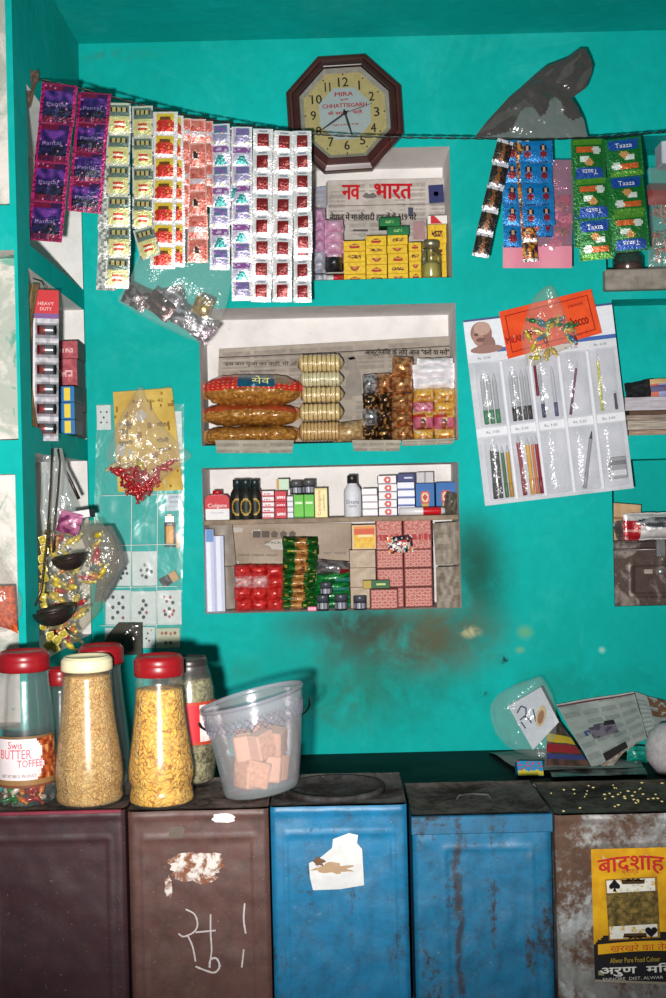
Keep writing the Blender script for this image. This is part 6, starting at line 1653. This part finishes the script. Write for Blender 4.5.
softpack('magazine', 652, 372, 720, 392, .02, .03, lambda u, v: (70,60,110) if u < .4 and .3 < v < .7 else (206,170,120) if v > .75 else (196,90,60) if nz(u*9, v*5) > 0 else (150,150,190), 'rolled colourful magazine on top of the right paper pile', 'magazine', None, GLOSS, .003, -.05, zr)
softpack('black_cloth', 627, 376, 656, 393, .03, .04, two((50,50,54), (30,30,32), 4), 'black folded cloth on top of the right paper pile', 'cloth', None, CLOTH, .006, -.15, zr)
# ---- lower right recess: steel cash box with a plastic bag on it
zq = HR3[2]+.0006; Yx = .006
a, b = P(615.5, 606, Yx), P(700, 537, Yx); w = b.x-a.x; h = L(606-541, Yx)
t = empty('cash_box', ((a.x+b.x)/2, Yx, zq), 'dark brown worn steel box with a hasp in the lower right recess', 'box')
BOX = m_tin('worn brown steel', .5, .66, .38, .35, (40,30,28), .5, 9, bright=(150,136,128))
m = MB(); p_ = lambda u, v: .0025*sm(.02, .05, min(u-.16, .95-u, v-.12, .78-v))-.004*sm(.0, .02, min(u-.2, .92-u, v-.2, .72-v))
m.cbox(-w/2, w/2, .004, .15, 0, h*.86, .004, (84,66,60)); m.grid(lambda u, v: (-w/2+w*u, .002-p_(u, v), h*.86*v), 40, 34, (84,66,60)); m.build('body', BOX, t)
m = MB(); m.cbox(-w/2-.002, w/2+.002, -.002, .153, h*.86, h, .005, (66,50,46)); m.tube([(-w/2+.012, -.002, h*.86), (w/2-.012, -.002, h*.86)], .0022, 8, (150,140,136)); m.build('lid', BOX, t)
k = L(1, Yx); lx = lambda x: P(x, 560, Yx).x-t.location.x; lz = lambda y: P(640, y, Yx).z-zq
m = MB(); m.cbox(lx(656), lx(665), -.006, -.002, lz(557), lz(540), .001, (150,148,150)); m.build('hasp', METAL, t)
m = MB(); m.tube([(lx(660), -.006, lz(553)), (lx(661.5), -.010, lz(560)), (lx(663), -.010, lz(566)), (lx(665), -.006, lz(560))], .0012, 6, (170,170,176)); m.lathe([(.001, 0), (3.2*k, 0), (3.2*k, .003), (.001, .0036)], 16, (190,190,196), M=Matrix.Translation((lx(660.5), -.001, lz(572))) @ Matrix.Rotation(PI/2, 4, 'X')); m.build('lock', METAL, t)
m = MB(); m.cbox(lx(643), lx(652), -.0075, -.0030, lz(574), lz(569), .001, (196,180,170)); m.build('name_plate', METAL, t)
zt = zq+h+.0008
m = MB(); qd = [P(x, y, .07) for x, y in ((614,503),(641,505),(641,541),(614,541))]; m.grid(lambda u, v: (qd[3]*(1-u)+qd[2]*u)*(1-v)+(qd[0]*(1-u)+qd[1]*u)*v+Vector((0, .004*nz(u*3, v*3), 0)), 12, 14, lambda u, v: (150,110,80) if abs(v-.62) < .03 and u < .7 else mixc((206,170,132), (186,150,112), clamp(.5+nz(u*4, v*5)))); m.grid(lambda u, v: (qd[3]*(1-u)+qd[2]*u)*(1-v)+(qd[0]*(1-u)+qd[1]*u)*v+Vector((0, .006, 0)), 4, 4, (170,136,104)); tag(m.build('brown_paper', PAPER, org=qd[3]), 'sheet of brown paper standing behind the steel box', 'paper')
softpack('grey_pouch', 617, 517, 650, 539, .045, .05, two((120,108,104), (84,74,72), 5), 'dull grey bag edge under the red and white bag on the steel box', 'bag', None, WRAP, .006, -.25, zt)
def rwbag(u, v):
    e = ((u-.48)/.34)**2+((v-.66)/.2)**2
    if e < 1: return mixc((60,60,64), (150,150,154), clamp(.4+1.8*nz(u*8, v*8, 2)))
    if u < .2 and v < .75: return (176,30,40) if abs(v-.35) > .05 else (214,150,140)
    if u > .62 and v < .36: return (186,40,46)
    return mixc((226,222,222), (200,194,194), clamp(.5+nz(u*5, v*5)))
softpack('printed_bag', 626, 510, 705, 537, -.004, .06, rwbag, 'white and red plastic bag folded on top of the steel box', 'bag', None, WRAP, .004, 0., zt, 40, 26, 3, .4)
# ---- loose papers lying on the platform
NP = lambda k: newsc(k, 4, (176,180,176), (130,134,132))
def loose(name, quad, ys, colfn, label, nu=40, nv=30, wave=.012, thick=.0012, cat='newspaper', mat=NEWS, seed=0, curl=0., texts=(), patches=()):
    """sheet through four photo points, each at its own distance from the wall (TL TR BR BL)"""
    q = [P(x, y, Y) for (x, y), Y in zip(quad, ys)]; m = MB()
    nrm = (q[1]-q[0]).cross(q[3]-q[0]).normalized()
    if nrm.y > 0: nrm = -nrm
    def pos(u, v, d=0.):
        p = (q[3]*(1-u)+q[2]*u)*(1-v)+(q[0]*(1-u)+q[1]*u)*v
        return p+nrm*(wave*(nz(u*2.2+seed, v*2.2, seed))+curl*math.sin(PI*u)*v-d)
    m.grid(pos, nu, nv, colfn); m.grid(lambda u, v: pos(u, v, thick), nu//2, nv//2, (150,150,146))
    return tag(m.build(name, mat, org=q[3]), label, cat)
def big(u, v):
    c = NP(5)(u, v)
    if v > .955: return (110,60,66) if v < .97 else (186,186,182)
    if .22 < u < .62 and .34 < v < .52+.18*(u-.2): 
        if u > .45 and v > .50: return (52,48,54)
        return (126,112,124) if nz(u*9, v*9) > -.1 else (86,80,96)
    if .14 < u < .26 and .42 < v < .50: return (70,84,130) if nz(u*40, v*6) > -.2 else c
    if v < .10 and .25 < u < .62+.2*nz(u*6, 1): return (52,46,48)
    return c
loose('newspaper', [(556,704),(634,692),(647,738),(592,768)], (-.07,-.05,-.18,-.27), big, 'open newspaper sheet with a dark photo lying on the platform', 48, 36, .008, seed=2)
loose('newspaper', [(635,692),(676,704),(676,728),(648,738)], (-.052,-.06,-.12,-.178), lambda u, v: (120,84,64) if v > .45 and u > .3 and nz(u*7, v*7) > -.2 else (50,56,60) if .15 < v < .3 and u > .5 else NP(8)(u, v), 'turned half of a newspaper at the right edge of the platform', 30, 20, .006, seed=4)
loose('newspaper', [(600,764),(642,740),(622,752),(608,774)], (-.25,-.19,-.22,-.28), lambda u, v: (150,100,80) if nz(u*9, v*9) > .1 else (176,170,160), 'thin folded newspaper edge beneath the open sheet', 16, 12, .004, seed=6)
def dark(a, b, k): return lambda u, v: mixc(a, b, clamp(.5+1.8*nz(u*7, v*7, k)))
loose('paper_heap', [(488,752),(600,749),(640,768),(520,770)], (-.04,-.03,-.28,-.30), dark((74,66,64), (34,32,32), 3), 'flattened dark papers under the clear bag on the platform', 40, 24, .008, cat='papers', seed=9)
loose('paper_heap', [(546,764),(640,760),(648,774),(552,777)], (-.22,-.2,-.34,-.35), dark((120,112,108), (56,50,50), 5), 'crumpled greyish plastic and papers under the open newspaper', 40, 24, .009, cat='papers', seed=12, mat=WRAP)
loose('magazine', [(548,714),(560,722),(590,766),(546,766)], (-.12,-.12,-.29,-.28), lambda u, v: (206,170,40) if .45 < v < .62 else (150,30,40) if .28 < v < .45 else (60,60,120) if .12 < v < .22 else mixc((60,40,36), (110,70,60), clamp(.5+nz(u*6, v*6))), 'colourful magazine with yellow and red stripes between bag and newspaper', 20, 30, .003, cat='magazine', seed=3, mat=GLOSS)
Yw = -.20
loose('white_card', [(508,706),(541,687),(559,722),(533,750)], (Yw,Yw,Yw-.01,Yw-.01), lambda u, v: mixc((206,206,214), (186,186,196), v), 'white card with handwriting inside the clear bag on the platform', 10, 10, .001, cat='card', mat=PAPER)
o = bpy.data.objects['white_card']; m = MB()
def hw(pts, y=Yw-.006):
    qq = [P(x, y_, y) for x, y_ in pts]; m.seg([(p.x, p.z) for p in qq], L(1.5, y), y, (40,60,90))
hw([(517,713),(521,706),(526,708),(526,715),(520,720)]); hw([(524,716),(530,720),(533,726)]); hw([(521,722),(529,733),(531,738)]); hw([(533,709),(536,722),(534,730)]); hw([(536,728),(541,726),(543,732)])
m.build('writing', PAPER, o, org=Vector(o.location))
m = MB(); p0 = P(541, 716, Yw-.008); m.disc(0, 0, L(5, Yw), L(11, Yw), 0, (196,170,130)); m.disc(0, -L(1), L(3, Yw), L(7, Yw), -.0003, (150,96,60)); m.build('picture', PAPER, o, loc=p0-Vector(o.location), rot=(0, .25, 0))
bag('plastic_bag', 'clear plastic bag holding a handwritten card on the platform', [(677,536,542),(684,516,547),(694,498,552),(706,490,555),(720,491,557),(734,496,556),(748,508,553),(757,532,548)], Yw-.002, .022, (248,252,251), FILM, 22, 24, .008, 22, 111)
m = MB(); pp = P(531, 772, -.32); m.pbox(L(26, -.24), .02, L(15, -.24), lambda u, v: (206,190,60) if v < .35+.2*nz(u*6, 2) else (40,140,190) if nz(u*9, v*9) > -.2 else (190,60,60), (30,100,150), 20, 12); tag(m.build('snack_packet', GLOSS, loc=(pp.x, -.32, ZP+.006), rot=(-.5, .05, .1)), 'small blue and yellow packet under the papers on the platform', 'packet')
# round grey cloth bundle at the frame edge
c = P(672, 752, -.31); m = MB(); R = L(26, -.31)
m.lathe([(.001, -R*.95), (R*.6, -R*.9), (R*.95, -R*.4), (R, .1*R), (R*.85, R*.6), (R*.5, R*.95), (.001, R*1.02)], 32, (190,184,186), wob=lambda x, y, z: (x*(1+.05*nz(x*40, y*40, z*40)), y*(1+.05*nz(z*40, x*40, y*40)), z))
o = m.build('cloth_bundle', CLOTH, loc=c); o.location.z = max(o.location.z, ZP+R*.96); tag(o, 'round pale grey cloth bundle at the right end of the platform', 'bundle')
m = MB(); pp = P(640, 760, -.19); m.pillow(L(26, -.19), L(16, -.19), .02, 10, 10, dark((20,160,140), (10,120,110), 2), (10,120,110), .004, .05, 50, 2); tag(m.build('teal_wrapper', WRAP, loc=(pp.x, -.19, ZP+L(9, -.19))), 'small teal wrapper between the newspaper and the cloth bundle', 'wrapper')
# leftover patterns that were never placed
for o in list(bpy.data.objects):
    if o.type == 'MESH' and o.parent is None and not o.get('category') and not o.get('kind'): bpy.data.objects.remove(o)
# ---------------------------------------------------------------- camera and light
sc = bpy.context.scene
cd = bpy.data.cameras.new('camera'); cam = bpy.data.objects.new('camera', cd); COL.objects.link(cam)
cd.sensor_fit = 'AUTO'; cd.sensor_width = 36; cd.lens = F/998*36; cd.clip_start = .05
cam.matrix_world = Matrix.Translation((0, -D, ZC)) @ Matrix.Rotation(TH, 4, 'Y') @ Matrix.Rotation(PI/2, 4, 'X')
sc.camera = cam
ld = bpy.data.lights.new('camera_flash', 'SPOT'); ld.energy = 410; ld.shadow_soft_size = .022; ld.spot_size = math.radians(72); ld.spot_blend = 1
ld.color = (1, .97, .93)
lo = bpy.data.objects.new('camera_flash', ld); COL.objects.link(lo)
lo.location = (-.085, -D+.02, ZC-.075); lo.rotation_euler = (math.radians(97), 0, math.radians(-1.5))
w = bpy.data.worlds.new('world'); sc.world = w; w.use_nodes = True
w.node_tree.nodes['Background'].inputs[0].default_value = (.85, .93, 1, 1); w.node_tree.nodes['Background'].inputs[1].default_value = .13
sc.view_settings.view_transform = 'Standard'; sc.view_settings.look = 'None'; sc.view_settings.gamma = 1; sc.view_settings.exposure = 0
sc.view_settings.use_curve_mapping = False
sc.cycles.transparent_max_bounces = 24; sc.cycles.max_bounces = 6; sc.cycles.use_denoising = True
sc.cycles.sample_clamp_indirect = 3
